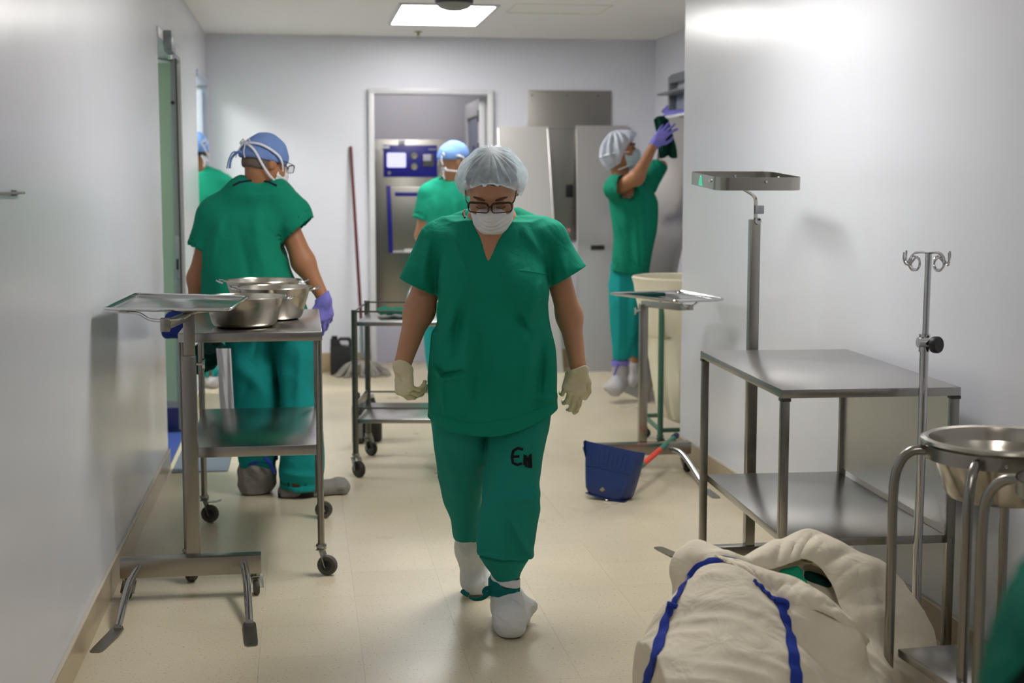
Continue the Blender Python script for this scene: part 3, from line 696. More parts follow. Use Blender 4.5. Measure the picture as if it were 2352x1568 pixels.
for k in range(5):
    a = R(-20 + 72 * k); ca, sa = math.cos(a), math.sin(a)
    lg = MB().tube([(.01 * ca, .01 * sa, .075), (.15 * ca, .15 * sa, .06)], .011, 10).build('base_leg', M['chrome'], iv)
    MB().lathe([(0, -.008), (.024, -.008), (.026, 0), (.024, .008), (0, .008)], 18, (.15 * ca, .15 * sa, .026), (-sa, ca, 0)).tube([(.15 * ca, .15 * sa, .06), (.15 * ca, .15 * sa, .03)], .005, 8).build('caster_wheel', M['rubber'], lg)

# ---- bowl stand in the right foreground
bs = thing('bowl_stand', 'curved tube bowl stand with deep steel bowl in the right foreground', 'bowl stand', (1.69, 3.22, 0))
BR, BZ = .186, .781
MB().lathe([(BR * 1.0, BZ - .012), (BR, BZ - .045), (BR - .003, BZ - .045), (BR - .003, BZ - .012)], 56).build('ring_band', M['steel'], bs)
def bleg(par, a, r0, r1, ztop, name='leg', rt=.0125):
    ca, sa = math.cos(a), math.sin(a)
    q = lambda r, z: (r * ca, r * sa, z)
    o = MB().tube(spline([q(r0, ztop), q(r0 + (r1 - r0) * .45, ztop - .004), q(r0 + (r1 - r0) * .82, ztop - .035), q(r1, ztop - .10), q(r1, ztop - .3), q(r1, .10)], 8), rt, 14).build(name, M['steelv'], par)
    caster(o, r1 * ca, r1 * sa, .035, .024, a, .105, tyre='rubber', body='chrome')
    return o
bleg(bs, R(164), BR - .001, BR + .072, BZ - .028); bleg(bs, R(226), BR - .001, BR + .070, BZ - .028); bleg(bs, R(60), BR - .001, BR + .04, BZ - .028)
MB().lathe([(0, 0), (.004, 0), (.004, .004), (0, .005)], 10, (BR * math.cos(R(245)), BR * math.sin(R(245)), BZ - .03), (-.42, -.9, 0)).build('screw', M['chrome'], bs)
kb = thing('bowl', 'deep steel bowl resting in the curved tube stand at the right', 'bowl', (1.69, 3.22, .036))
pr_ = [(0, .60), (.11, .60), (.128, .605), (.138, .62), (.165, .70), (.172, .735), (.176, .748), (.186, .752), (.196, .748), (.198, .742), (.194, .741), (.188, .745), (.18, .742), (.1745, .735), (.163, .70), (.135, .625), (.125, .611), (0, .606)]
MB().lathe(pr_, 64).build('basin', M['bowl'], kb)
b2 = thing('bowl_stand', 'second curved tube bowl stand cut off by the right picture edge', 'bowl stand', (1.70, 2.78, 0))
MB().lathe([(BR, BZ - .012), (BR, BZ - .045), (BR - .003, BZ - .045), (BR - .003, BZ - .012)], 48).build('ring_band', M['steel'], b2)
bleg(b2, R(130), BR - .001, BR + .085, BZ - .035); bleg(b2, R(245), BR - .001, BR + .06, BZ - .028); bleg(b2, R(350), BR - .02, BR + .01, BZ - .04)
MB().box((-.088, -.070, .239), (.27, .27, .022), R(4), .004).build('lower_shelf', M['steeltop'], bs)

# ---- laundry hamper
hp = thing('laundry_hamper', 'cream linen hamper on a green tube frame behind the right wall corner', 'hamper', (2.065, 7.50, 0))
hs = .185
for sx in (-1, 1):
    for sy in (-1, 1):
        x, y = sx * hs, sy * hs
        MB().tube([(x * 1.0, y * 1.0, .86), (x, y, .05)], .0155, 10).build('leg', M['hgreen'], hp)
        caster(hp, x, y, .026, .02, R(-60), .075, tyre='rubber', body='hgreen')
for z in (.10,):
    MB().tube([(-hs, -hs, z), (hs, -hs, z)], .012, 10).build('rail', M['hgreen'], hp); MB().tube([(-hs, hs, z + .02), (hs, hs, z + .02)], .012, 10).build('rail', M['hgreen'], hp)
    for s in (-1, 1): MB().tube([(s * hs, -hs, z), (s * hs, hs, z + .02)], .012, 10).build('rail', M['hgreen'], hp)
def drape_ring(prof, n=72, amp=.008, k=9, seed=1):
    m = MB(); rg = random.Random(seed); ph = [rg.random() * 6 for _ in range(4)]; V = []
    for i, (r, z, am) in enumerate(prof):
        row = []
        for j in range(n):
            a = 2 * math.pi * j / n
            d = am * amp * (math.sin(k * a + ph[0]) + .6 * math.sin((k * 2 + 1) * a + ph[1] + z * 6) + .4 * math.sin(3 * a + ph[2]))
            row.append(m.bm.verts.new(((r + d) * math.cos(a), (r + d) * math.sin(a), z + am * amp * .8 * math.sin(5 * a + ph[3]))))
        V.append(row)
    for A, B in zip(V, V[1:]):
        for j in range(n): m.bm.faces.new((A[j], A[(j + 1) % n], B[(j + 1) % n], B[j]))
    m.bm.faces.new(V[-1])
    return m
drape_ring([(.272, .80, 0), (.282, .855, .2), (.290, .885, .2), (.297, .905, .15), (.290, .914, .1), (.278, .908, .1), (.270, .885, .1), (.262, .845, .1), (.255, .79, .2), (.23, .66, .3), (.10, .58, .5)], amp=.006, seed=3).build('rim_roll', M['liner'], hp)
drape_ring([(.286, .865, .2), (.278, .81, .3), (.262, .74, .5), (.246, .68, .7), (.236, .632, 1.2), (.226, .60, 1.6), (.222, .595, 1.0), (.215, .64, .5)], amp=.006, seed=5).build('turned_cuff', M['liner'], hp)
drape_ring([(.228, .70, .3), (.214, .62, .6), (.196, .48, .9), (.176, .34, 1.0), (.155, .22, .9), (.12, .14, .7), (.05, .11, .4)], amp=.008, seed=8).build('bag', M['liner'], hp)

# ---- dustpan
dp = thing('dustpan', 'navy dustpan standing on edge with green and orange handle', 'dustpan', (1.312, 6.11, 0))
pan = Matrix.Translation((0, 0, .002)) @ Matrix.Rotation(R(-30), 4, 'Z') @ Matrix.Rotation(R(8), 4, 'Y') @ Matrix.Rotation(R(-6), 4, 'X')
m = MB(); rows = []
W0, W1, Hh = .088, .134, .235
for i in range(9):
    t = i / 8; hw = W0 + (W1 - W0) * t ** .8; rr = .02
    z = .012 + Hh * t
    row = []
    # cross-section: side wall (back), rounded corner, face, rounded corner, side wall
    dep = .085 * (1 - t) ** .8 + .004
    for x, y in ((-hw + .004, dep), (-hw, dep * .6), (-hw, .02), (-hw + .006, .006), (-hw + .022, 0), (-hw * .4, 0), (0, 0), (hw * .4, 0), (hw - .03, 0), (hw - .012, .004), (hw, .016), (hw + .012, dep * .6 + .012), (hw + .014, dep + .014)):
        lo = .012 if i == 0 else 0
        row.append(pan @ Vector((x * (1 - .10 * (i == 0)), y + lo, z)))
    rows.append(row)
m.grid(rows, .003)
m.build('pan', M['dustpan'], dp)
m = MB(); rows = []
for k in range(5):
    y = .004 + .085 * k / 4; rows.append([pan @ Vector((x, y, .012 + .006 * abs(x / W0) ** 3)) for x in np.linspace(-W0, W0 + .01, 9)])
m.grid(rows, .003); m.build('back_wall', M['dustpan'], dp)
for k in range(9):
    x = -.09 + .02 * k
    MB().bar(pan @ Vector((x, -.001, .155)), pan @ Vector((x * 1.12, -.001, .225)), .006, .003, .001).build('rib', M['dustpan'], dp)
MB().bar(pan @ Vector((-.11, -.001, .142)), pan @ Vector((.10, -.001, .142)), .003, .003, .001).build('crease', M['dustpan'], dp)
MB().prism([(0, .012), (.014, 0), (0, -.012), (-.012, -.004)], 0, .0012, pan @ Matrix.Translation((-.012, -.002, .05)) @ Matrix.Rotation(R(90), 4, 'X')).build('worn_patch', M['wornpaint'], dp)
MB().lathe([(0, 0), (.005, 0), (.005, .012), (0, .012)], 10, pan @ Vector((.01, .01, .006)), (.5, -1, -.1)).build('hinge_pin', M['chrome'], dp)
o0 = Vector((1.312, 6.11, 0)); ha, hb_ = Vector((1.43, 6.12, .105)) - o0, Vector((1.866, 6.93, .140)) - o0
hp_ = lambda t: ha + (hb_ - ha) * t
for t0, t1, r, mat, nm in ((-.03, .30, .0125, 'pangreen', 'handle_socket'), (.28, .62, .0135, 'orange', 'handle_sleeve'), (.6, .96, .0125, 'pangreen', 'handle_tube'), (.94, 1.0, .0165, 'navy', 'handle_cap')):
    MB().tube([hp_(t0), hp_(t1)], r, 14).build(nm, M[mat], dp)

# ---- mop, canister, jug
mo = thing('mop', 'grey string mop with maroon pole leaning on the back wall', 'mop', (.43, 10.50, 0))
MB().tube([(-.06, .245, 1.69), (-.006, .03, .42)], .0125, 12).build('pole', M['mopred'], mo)
MB().tube([(-.006, .03, .42), (0, 0, .125)], .016, 12).build('socket', M['chrome'], mo)
MB().box((0, 0, .112), (.10, .035, .03), 0, .006).build('clamp', M['mopclamp'], mo)
m = MB()
for k in range(110):
    a = rnd.uniform(0, 2 * math.pi); rr = rnd.uniform(.10, .2); ex = math.cos(a) * rr * 1.0; ey = math.sin(a) * rr * .5 - .03
    h0 = rnd.uniform(.085, .115)
    m.tube(spline([(rnd.uniform(-.045, .045), rnd.uniform(-.012, .012), h0), (ex * .55, ey * .55, h0 * .9), (ex * .9, ey * .9, .045 * rnd.uniform(.5, 1.2)), (ex * 1.08, ey * 1.08, .007)], 3), .0065, 5)
y_ = m.build('yarn_strands', M['mopgrey'], mo); y_['kind'] = 'stuff'
jc = thing('canister', 'black plastic canister with cut-out handle standing by the back wall', 'canister', (.278, 10.60, 0), R(-8))
m = MB()
m.box((0, 0, .107), (.155, .13, .214), 0, .012)
m.build('body', M['blackmatte'], jc)
m = MB(); m.prism([(-.0775, .19), (-.0775, .268), (-.055, .276), (-.05, .262), (-.022, .262), (-.012, .278), (.062, .278), (.0775, .262), (.0775, .19), (.055, .19), (.058, .246), (.05, .258), (-.004, .258), (-.012, .246), (-.01, .236), (.0, .222), (.05, .214), (.06, .2), (.05, .19)], -.03, .03, Matrix.Rotation(R(90), 4, 'X'))
m.build('handle', M['blackmatte'], jc)
MB().lathe([(0, .296), (.022, .296), (.024, .27), (0, .27)], 18, (-.05, 0, -.006)).build('cap', M['black'], jc)
jg = thing('jug', 'black jug with white cap on the floor behind the cart', 'jug', (.357, 7.80, 0), R(-8))
m = MB(); m.lathe([(0, 0), (.06, 0), (.066, .008), (.066, .15), (.056, .19), (.032, .215), (.026, .24), (0, .24)], 24); m.build('body', M['blackmatte'], jg)
MB().lathe([(0, .262), (.022, .262), (.024, .258), (.024, .236), (0, .236)], 20).build('cap', M['whitepl'], jg)
j2 = thing('spray_can', 'grey and black canister beside the jug behind the cart', 'canister', (.285, 7.72, 0))
MB().lathe([(0, 0), (.028, 0), (.03, .004), (.03, .2), (.02, .24), (.014, .28), (0, .28)], 20).build('body', M['smoke'], j2)
MB().lathe([(.0305, .03), (.031, .03), (.031, .16), (.0305, .16)], 20).build('sleeve', M['alu'], j2)

# ---- things lying on the cart
gc = MB(); rows = []
for i in range(9):
    rows.append([Vector((.375 + .018 * j, 6.98 + .022 * i, .753 + .012 + .016 * math.sin(j * 1.3 + i * .7) * math.sin(i * .9) + .012 * math.exp(-((j - 3) ** 2) / 6))) for j in range(11)])
tag(gc.grid(rows, -.014).build('folded_cloth', M['cloth3']), 'crumpled green cloth lying on the top shelf of the cart', 'cloth')
pb = thing('bottle', 'clear plastic bottle with pale label on the cart, half behind the sleeve', 'bottle', (.548, 7.06, .752))
MB().lathe([(0, 0), (.032, 0), (.036, .006), (.036, .10), (.028, .13), (.013, .148), (.013, .165), (0, .165)], 24).build('body', M['clear'], pb)
MB().lathe([(.0365, .03), (.037, .03), (.037, .085), (.0365, .085)], 24).build('label', M['label'], pb)
MB().lathe([(0, .185), (.015, .185), (.016, .163), (0, .163)], 16).build('cap', M['whitepl'], pb)
# violet gloves left on the ledge
m = MB(); gx = at(1552, 262, 9.95)
m.tube(spline([gx + Vector((-.03, .18, .0)), gx + Vector((-.02, .1, .012)), gx + Vector((0, 0, .012)), gx + Vector((.05, -.12, .01)), gx + Vector((.06, -.3, .006))], 5), [.012] * 21, 8, False, (2.2, .8))
for k in range(4): m.tube(spline([gx + Vector((-.02 + .006 * k, .13, .008)), gx + Vector((-.04 + .01 * k, .19, .02 + .012 * k)), gx + Vector((-.045 + .012 * k, .2, .035 + .01 * k))], 4), .008, 7)
gl = m.build('glove', M['purple']); gl.location.z = 1.882 + .012 - gx.z
tag(gl, 'violet glove lying on the white window ledge at the far right', 'glove')

# ================================================================== signed-distance modelling for bodies and cloth
F32 = np.float32
class Gd:
    """sampling grid; x, y, z broadcast"""
    def __init__(s, lo, hi, h):
        s.h = h; s.lo = np.array(lo, F32)
        n = [int(math.ceil((b - a) / h)) + 1 for a, b in zip(lo, hi)]
        s.n = n
        s.x = (lo[0] + h * np.arange(n[0], dtype=F32)).reshape(-1, 1, 1); s.y = (lo[1] + h * np.arange(n[1], dtype=F32)).reshape(1, -1, 1); s.z = (lo[2] + h * np.arange(n[2], dtype=F32)).reshape(1, 1, -1)
def capsule(g, a, b, ra, rb=None, sq=None):
    rb = ra if rb is None else rb
    a = [float(v) for v in a]; b = [float(v) for v in b]; d = [q - p for p, q in zip(a, b)]; L2 = max(1e-9, sum(v * v for v in d))
    dx, dy, dz = g.x - a[0], g.y - a[1], g.z - a[2]
    t = np.clip((dx * d[0] + dy * d[1] + dz * d[2]) / L2, 0, 1)
    ex, ey, ez = dx - t * d[0], dy - t * d[1], dz - t * d[2]
    if sq: ex, ey, ez = ex / sq[0], ey / sq[1], ez / sq[2]
    return np.sqrt(ex * ex + ey * ey + ez * ez) - (ra + (rb - ra) * t)
def chain(g, pts, rs, k=.01):
    d = None
    for i in range(len(pts) - 1):
        c = capsule(g, pts[i], pts[i + 1], rs[i], rs[i + 1]); d = c if d is None else smin(d, c, k)
    return d
def smin(a, b, k):
    h = np.clip(.5 + .5 * (b - a) / k, 0, 1)
    return b + (a - b) * h - k * h * (1 - h)
def smax(a, b, k): return -smin(-a, -b, k)
def ellipsoid(g, c, r, fr=None):
    """fr: 3 axis vectors (rows)"""
    dx, dy, dz = g.x - float(c[0]), g.y - float(c[1]), g.z - float(c[2])
    if fr is not None:
        dx, dy, dz = [dx * float(v[0]) + dy * float(v[1]) + dz * float(v[2]) for v in fr]
    q = np.sqrt((dx / r[0]) ** 2 + (dy / r[1]) ** 2 + (dz / r[2]) ** 2)
    return (q - 1) * min(r)
def plane(g, p, n):
    n = Vector(n).normalized(); return (g.x - float(p[0])) * n[0] + (g.y - float(p[1])) * n[1] + (g.z - float(p[2])) * n[2]
def smoothed(zs, vals, zq, w=.02):
    fine = np.linspace(zs[0] - .15, zs[-1] + .15, 900); v = np.interp(fine, zs, vals); st = fine[1] - fine[0]
    k = max(1, int(w / st)); ker = np.hanning(2 * k + 3); ker /= ker.sum()
    v = np.convolve(np.pad(v, k + 1, mode='edge'), ker, mode='valid')
    return np.interp(zq, fine, v).astype(F32)
def loft(g, rows, pw=2.2, w=.03, cap=True, thx=None):
    """stack of super-ellipses: rows (z, cx, cy, rx, ry)"""
    rows = sorted(rows); A = np.array(rows, float); zq = g.z.ravel()
    cx, cy, rx, ry = [smoothed(A[:, 0], A[:, i], zq, w).reshape(1, 1, -1) for i in (1, 2, 3, 4)]
    q = (np.abs((g.x - cx) / rx) ** pw + np.abs((g.y - cy) / ry) ** pw) ** (1 / pw)
    d = (q - 1) * np.minimum(rx, ry) * (1.15)
    if cap: d = np.maximum(d, np.maximum(g.z - A[-1, 0], A[0, 0] - g.z))
    return d
def fold(g, seed, f=(9, 9, 2.5), n=5, warp=1.3):
    r = np.random.RandomState(seed); out = 0
    for i in range(n):
        s = r.uniform(.6, 1.5); d = r.uniform(-1, 1, 3) * np.array(f) * s; e = r.uniform(-1, 1, 3) * np.array(f) * s * .5; p = r.uniform(0, 6.3, 2)
        ph = g.x * e[0] + g.y * e[1] + g.z * e[2] + p[1]
        out = out + np.sin(g.x * d[0] + g.y * d[1] + g.z * d[2] + p[0] + warp * np.sin(ph))
    return out / n
def ridge(g, seed, f=(30, 30, 30), n=3):
    r = np.random.RandomState(seed); out = 0
    for i in range(n):
        d = r.uniform(-1, 1, 3) * np.array(f); e = r.uniform(-1, 1, 3) * np.array(f) * .6; p = r.uniform(0, 6.3, 2)
        out = out + 1 - 2 * np.abs(np.sin(.5 * (g.x * d[0] + g.y * d[1] + g.z * d[2] + p[0] + 1.6 * np.sin(g.x * e[0] + g.y * e[1] + g.z * e[2] + p[1]))))
    return out / n
def creases(g, segs, side=-1):
    """gentle cloth ridges and valleys drawn on the front (side -1) or back: (x0,z0,x1,z1,width,height)"""
    out = 0
    for x0, z0, x1, z1, wd, h in segs:
        dx, dz = x1 - x0, z1 - z0; L2 = dx * dx + dz * dz + 1e-9
        t = np.clip(((g.x - x0) * dx + (g.z - z0) * dz) / L2, 0, 1)
        e2 = (g.x - x0 - t * dx) ** 2 + (g.z - z0 - t * dz) ** 2
        out = out + h * np.exp(-e2 / (wd * wd)) * (.35 + .65 * np.sin(np.pi * (t * .9 + .05)))
    return out * (1 / (1 + np.exp(-side * g.y * 60)))
def surface(g, d):
    """naive surface nets"""
    d = np.array(np.broadcast_to(d, g.n), dtype=F32)
    d[0] = d[-1] = 1; d[:, 0] = d[:, -1] = 1; d[:, :, 0] = d[:, :, -1] = 1
    s = d < 0
    c = [s[i:s.shape[0] - 1 + i, j:s.shape[1] - 1 + j, k:s.shape[2] - 1 + k] for i in (0, 1) for j in (0, 1) for k in (0, 1)]
    tot = sum(x.astype(np.int8) for x in c); act = (tot > 0) & (tot < 8)
    idx = -np.ones(act.shape, np.int64); ii = np.argwhere(act); idx[act] = np.arange(len(ii))
    corner = np.array([(i, j, k) for i in (0, 1) for j in (0, 1) for k in (0, 1)])
    val = np.stack([d[ii[:, 0] + o[0], ii[:, 1] + o[1], ii[:, 2] + o[2]] for o in corner], 1)
    P = np.zeros((len(ii), 3)); cnt = np.zeros(len(ii))
    for a in range(8):
        for b in range(a + 1, 8):
            if np.abs(corner[a] - corner[b]).sum() != 1: continue
            va, vb = val[:, a], val[:, b]; m = (va < 0) != (vb < 0)
            t = np.where(m, va / np.where(m, va - vb, 1), 0)
            P += np.where(m[:, None], corner[a] + t[:, None] * (corner[b] - corner[a]), 0); cnt += m
    P = (P / cnt[:, None] + ii) * g.h + g.lo
    Q = []
    for ax in range(3):
        sl0 = [slice(1, -1)] * 3; sl1 = [slice(1, -1)] * 3; sl0[ax] = slice(0, -1); sl1[ax] = slice(1, None)
        A, B = s[tuple(sl0)], s[tuple(sl1)]; e = np.argwhere(A != B)
        if not len(e): continue
        fl = A[e[:, 0], e[:, 1], e[:, 2]]
        o = [1, 1, 1]; o[ax] = 0; base = e + np.array(o)
        u, v = (ax + 1) % 3, (ax + 2) % 3
        def cell(du, dv):
            q = base.copy(); q[:, u] -= du; q[:, v] -= dv; return idx[q[:, 0], q[:, 1], q[:, 2]]
        q = np.stack([cell(1, 1), cell(0, 1), cell(0, 0), cell(1, 0)], 1)
        q[~fl] = q[~fl][:, ::-1]; Q.append(q)
    return P, np.concatenate(Q)
def npmesh(name, P, Q, mat):
    me = bpy.data.meshes.new(name); n = len(Q)
    me.vertices.add(len(P)); me.vertices.foreach_set('co', P.astype(F32).ravel())
    me.loops.add(4 * n); me.loops.foreach_set('vertex_index', Q.astype(np.int32).ravel())
    me.polygons.add(n); me.polygons.foreach_set('loop_start', np.arange(0, 4 * n, 4, dtype=np.int32))
    me.polygons.foreach_set('use_smooth', np.ones(n, bool)); me.update(calc_edges=True); me.validate()
    me.materials.append(mat); return me
def relax(P, Q, it=1, k=.5):
    for _ in range(it):
        S = np.zeros_like(P); c = np.zeros(len(P))
        for a, b in ((0, 1), (1, 2), (2, 3), (3, 0)):
            np.add.at(S, Q[:, a], P[Q[:, b]]); np.add.at(S, Q[:, b], P[Q[:, a]]); np.add.at(c, Q[:, a], 1); np.add.at(c, Q[:, b], 1)
        P = P * (1 - k) + k * S / np.maximum(c, 1)[:, None]
    return P
def sdf_obj(name, fn, lo, hi, h, mat, parent=None, it=1):
    g = Gd(lo, hi, h); P, Q = surface(g, fn(g)); P = relax(P, Q, it)
    return link(name, npmesh(name, P, Q, mat), parent)
def bvh_of(o):
    me = o.data; return BVHTree.FromPolygons([v.co.copy() for v in me.vertices], [tuple(p.vertices) for p in me.polygons])

# ------------------------------------------------------------------ people
def orth(f, up=(0, 0, 1), roll=0):
    f = Vector(f).normalized(); s = f.cross(Vector(up)).normalized(); u = s.cross(f)
    if roll:
        q = Matrix.Rotation(roll, 3, f); s, u = q @ s, q @ u
    return s, f, u           # side (person's right), forward, up
def head_fn(g, C, fr, k=1.0):
    s, f, u = [np.array(v) for v in fr]; C = np.array(C)
    pt = lambda a, b, c: C + (s * a + f * b + u * c) * k
    R_ = lambda *r: [x * k for x in r]
    d = ellipsoid(g, pt(0, -.008, .014), R_(.075, .094, .091), fr)
    d = smin(d, ellipsoid(g, pt(0, .030, -.050), R_(.059, .060, .070), fr), .03 * k)
    d = smin(d, ellipsoid(g, pt(0, .060, -.098), R_(.026, .022, .018), fr), .02 * k)
    d = smin(d, capsule(g, pt(-.032, .080, .016), pt(.032, .080, .016), .011 * k), .015 * k)
    for q in (-1, 1):
        d = smax(d, -ellipsoid(g, pt(q * .033, .098, -.004), R_(.018, .014, .011), fr), .012 * k)
        d = smin(d, ellipsoid(g, pt(q * .032, .076, -.006), R_(.015, .013, .011), fr), .005 * k)
        d = smin(d, ellipsoid(g, pt(q * .076, -.008, -.012), R_(.010, .019, .031), fr), .006 * k)
        d = smax(d, -ellipsoid(g, pt(q * .087, .002, -.010), R_(.005, .008, .016), fr), .004 * k)
        d = smin(d, ellipsoid(g, pt(q * .040, .055, -.035), R_(.024, .026, .022), fr), .02 * k)
    d = smin(d, chain(g, [pt(0, .084, .004), pt(0, .106, -.030), pt(0, .098, -.040)], R_(.009, .012, .010), .006), .012 * k)
    d = smin(d, capsule(g, pt(-.018, .082, -.068), pt(.018, .082, -.068), .008 * k), .008 * k)
    return d
def hand_parts(wr, d, n, thumb, curl, tcurl=(15, 25), k=1.0, spread=.10):
    """capsule list of a hand: wrist point, pointing direction, back-of-hand normal, thumb side (+1/-1 along d x n), three curl angles per finger (index..little)"""
    d = Vector(d).normalized(); n = Vector(n); n = (n - d * n.dot(d)).normalized(); t = d.cross(n) * thumb; w = Vector(wr)
    off = [.030, .010, -.011, -.030]; kl = [.090, .094, .089, .080]; ln = [(.044, .027, .020), (.048, .030, .021), (.044, .028, .020), (.034, .021, .018)]; fr = [.0098, .0100, .0095, .0083]
    palm, fing = [], []
    palm.append((w - d * .03, w + d * .02, .024 * k, .026 * k))
    for i in range(4):
        kn = w + (d * kl[i] + t * off[i]) * k
        palm.append((w + (d * .018 + t * off[i] * .55) * k, kn, .017 * k, .0125 * k))
        c = [R(a) for a in curl[i]]; ang = 0; p = kn; sp = t * off[i] / .03 * spread
        pts = [p]
        for L_, a in zip(ln[i], c):
            ang += a; q = (d * math.cos(ang) - n * math.sin(ang) + sp * math.cos(ang)).normalized()
            p = p + q * L_ * k; pts.append(p)
        r = [fr[i] * 1.12 * k, fr[i] * k, fr[i] * .95 * k, fr[i] * .82 * k]
        fing.append((pts, r))
    b = w + (d * .022 + t * .022 - n * .006) * k
    a1 = (d * .72 + t * .62 - n * .25).normalized(); p1 = b + a1 * .044 * k
    a2 = (d * math.cos(R(tcurl[0])) + t * (.45 - math.sin(R(tcurl[0]))) - n * (.2 + .5 * math.sin(R(tcurl[0])))).normalized(); p2 = p1 + a2 * .034 * k
    a3 = (d - t * math.sin(R(tcurl[1])) * .8 - n * (.2 + math.sin(R(tcurl[1])))).normalized(); p3 = p2 + a3 * .026 * k
    fing.append(([b, p1, p2, p3], [.0175 * k, .0125 * k, .0108 * k, .009 * k]))
    return palm, fing
def hand_fn(g, parts):
    palm, fing = parts; d = None
    for a, b, ra, rb in palm:
        c = capsule(g, a, b, ra, rb); d = c if d is None else smin(d, c, .016)
    for i, (pts, r) in enumerate(fing):
        d = smin(d, chain(g, pts, r, .004), .006 if i < 4 else .012)
    return d
def glove(name, par, parts, wr, elbow, mat, cuff=.07, rc=.034, res=.003, seed=3, wrinkle=.0016):
    """glove with five fingers and a slightly flared, rolled cuff"""
    wr, e = Vector(wr), Vector(elbow); ax = (e - wr).normalized(); c0, c1 = wr, wr + ax * cuff
    allp = [p for a, b, _, _ in parts[0] for p in (a, b)] + [p for pts, _ in parts[1] for p in pts] + [c1]
    lo = [min(p[i] for p in allp) - .045 for i in range(3)]; hi = [max(p[i] for p in allp) + .045 for i in range(3)]
    def fn(g):
        d = hand_fn(g, parts)
        sl = capsule(g, c0 - ax * .01, c1 + ax * .03, rc * .86, rc * 1.12)
        d = smin(d, sl, .02)
        roll = capsule(g, c1 - ax * .003, c1 - ax * .002, rc * 1.10)
        d = d - wrinkle * (ridge(g, seed, (90, 90, 90), 3) + .7 * ridge(g, seed + 5, (150, 150, 150), 2))
        inner = capsule(g, wr + ax * (cuff * .45), c1 + ax * .06, rc * .86 - .003, rc * 1.12 - .004)
        d = smax(d, plane(g, c1 + Vector((0, 0, .0)), ax) + .004 * np.sin(g.x * 60 + g.y * 40), .002)
        return np.maximum(d, -inner)
    return sdf_obj(name, fn, lo, hi, res, M[mat], par, 1)
class Person:
    def __init__(s, label, px0, D0, group=None):
        X, _ = cam_at(px0, 800, D0); s.X0, s.D0 = X, D0
        s.t = thing('person', label, 'person', (X * CY + D0 * SY, -X * SY + D0 * CY, 0), -YAW, group)
    def q(s, px, py, dy=0):
        X, Z = cam_at(px, py, s.D0 + dy); return Vector((X - s.X0, dy, Z))
    def rows(s, L_, shrink=0, dz=0):
        """(py, xleft, xright, dy, depth radius) -> loft rows"""
        out = []
        for py, xl, xr, dy, ry in L_:
            a, b = s.q(xl, py, dy), s.q(xr, py, dy); out.append((a.z, (a.x + b.x) / 2, dy, max(.012, (b.x - a.x) / 2 - shrink), max(.012, ry - shrink)))
        return out
    def ax(s, a, b): return (Vector(b) - Vector(a)).normalized()
def ring_pts(C, fr, r1, r2, off=(0, 0, 0), tilt=0, n=28):
    sd, f, u = fr; C = Vector(C) + sd * off[0] + f * off[1] + u * off[2]
    uu = (u * math.cos(tilt) + f * math.sin(tilt)); ff = (f * math.cos(tilt) - u * math.sin(tilt))
    return [C + sd * r1 * math.cos(2 * math.pi * k / n) + ff * r2 * math.sin(2 * math.pi * k / n) for k in range(n)]
def bouffant(par, C, fr, mat, k=1.0, rim=None, top=.135, bulge=1.14, pleats=17, seed=2, name='bouffant_cap', sag=0):
    """gathered net cap: crown blown out, gathered into an elastic rim"""
    sd, f, u = fr; C = Vector(C); n, m = 120, 26; rg = random.Random(seed)
    ph = [rg.uniform(0, 6.3) for _ in range(6)]; rows = []
    rim = rim or (lambda a: (.084 * math.cos(a), .098 * math.sin(a) - .004, .062 if False else (.018 + .05 * max(0, math.sin(a)) ** 1.0 - .042 * max(0, -math.sin(a)))))
    V = []
    for i in range(m + 1):
        t = i / m; row = []
        for j in range(n):
            a = 2 * math.pi * j / n; rs, rf, ru = rim(a)
            th = t * 2.15                                         # polar sweep beyond the equator, then pinched to the rim
            rad = math.sin(min(th, math.pi)) ** 1.12
            w = max(0, (t - .62) / .38); w = w * w * (3 - 2 * w)
            ex = bulge * (1 + .012 * math.sin(3 * a + ph[0]))
            S = .094 * ex * rad * math.cos(a); Fv = .108 * ex * rad * math.sin(a) - .012; ub = ru - .001; Uv = ub + (top - ub) * (.55 * math.cos(math.pi / 2 * min(1, t * 1.02)) + .45 * (.5 + .5 * math.cos(math.pi * min(1, t * 1.04))))
            S, Fv, Uv = S * (1 - w) + rs * w, Fv * (1 - w) + rf * w, Uv * (1 - w) + ru * w
            am = .009 * min(1, t * 2.2) * (1 - .93 * w)
            pl = am * (math.sin(pleats * a + ph[1] + 1.2 * math.sin(2 * a + ph[2])) + .5 * math.sin((pleats * 2 - 5) * a + ph[3] + 5 * t) + .3 * math.sin(5 * a + ph[4] + 4 * t))
            L_ = math.hypot(S, Fv) or 1
            S += S / L_ * pl; Fv += Fv / L_ * pl
            row.append(C + (sd * S + f * Fv + u * (Uv - sag * t * max(0, -math.sin(a)))) * k)
        V.append(row)
    mb = MB(); vv = [[mb.bm.verts.new(p) for p in r] for r in V[1:]]; tv = mb.bm.verts.new(C + (u * top + f * -.012) * k)
    for j in range(n): mb.bm.faces.new((tv, vv[0][j], vv[0][(j + 1) % n]))
    for A, B in zip(vv, vv[1:]):
        for j in range(n): mb.bm.faces.new((A[j], B[j], B[(j + 1) % n], A[(j + 1) % n]))
    o = mb.build(name, M[mat], par)
    MB().tube([V[-1][j] for j in range(n)], .0022 * k, 6, True).build('elastic_rim', M[mat], o)
    return o
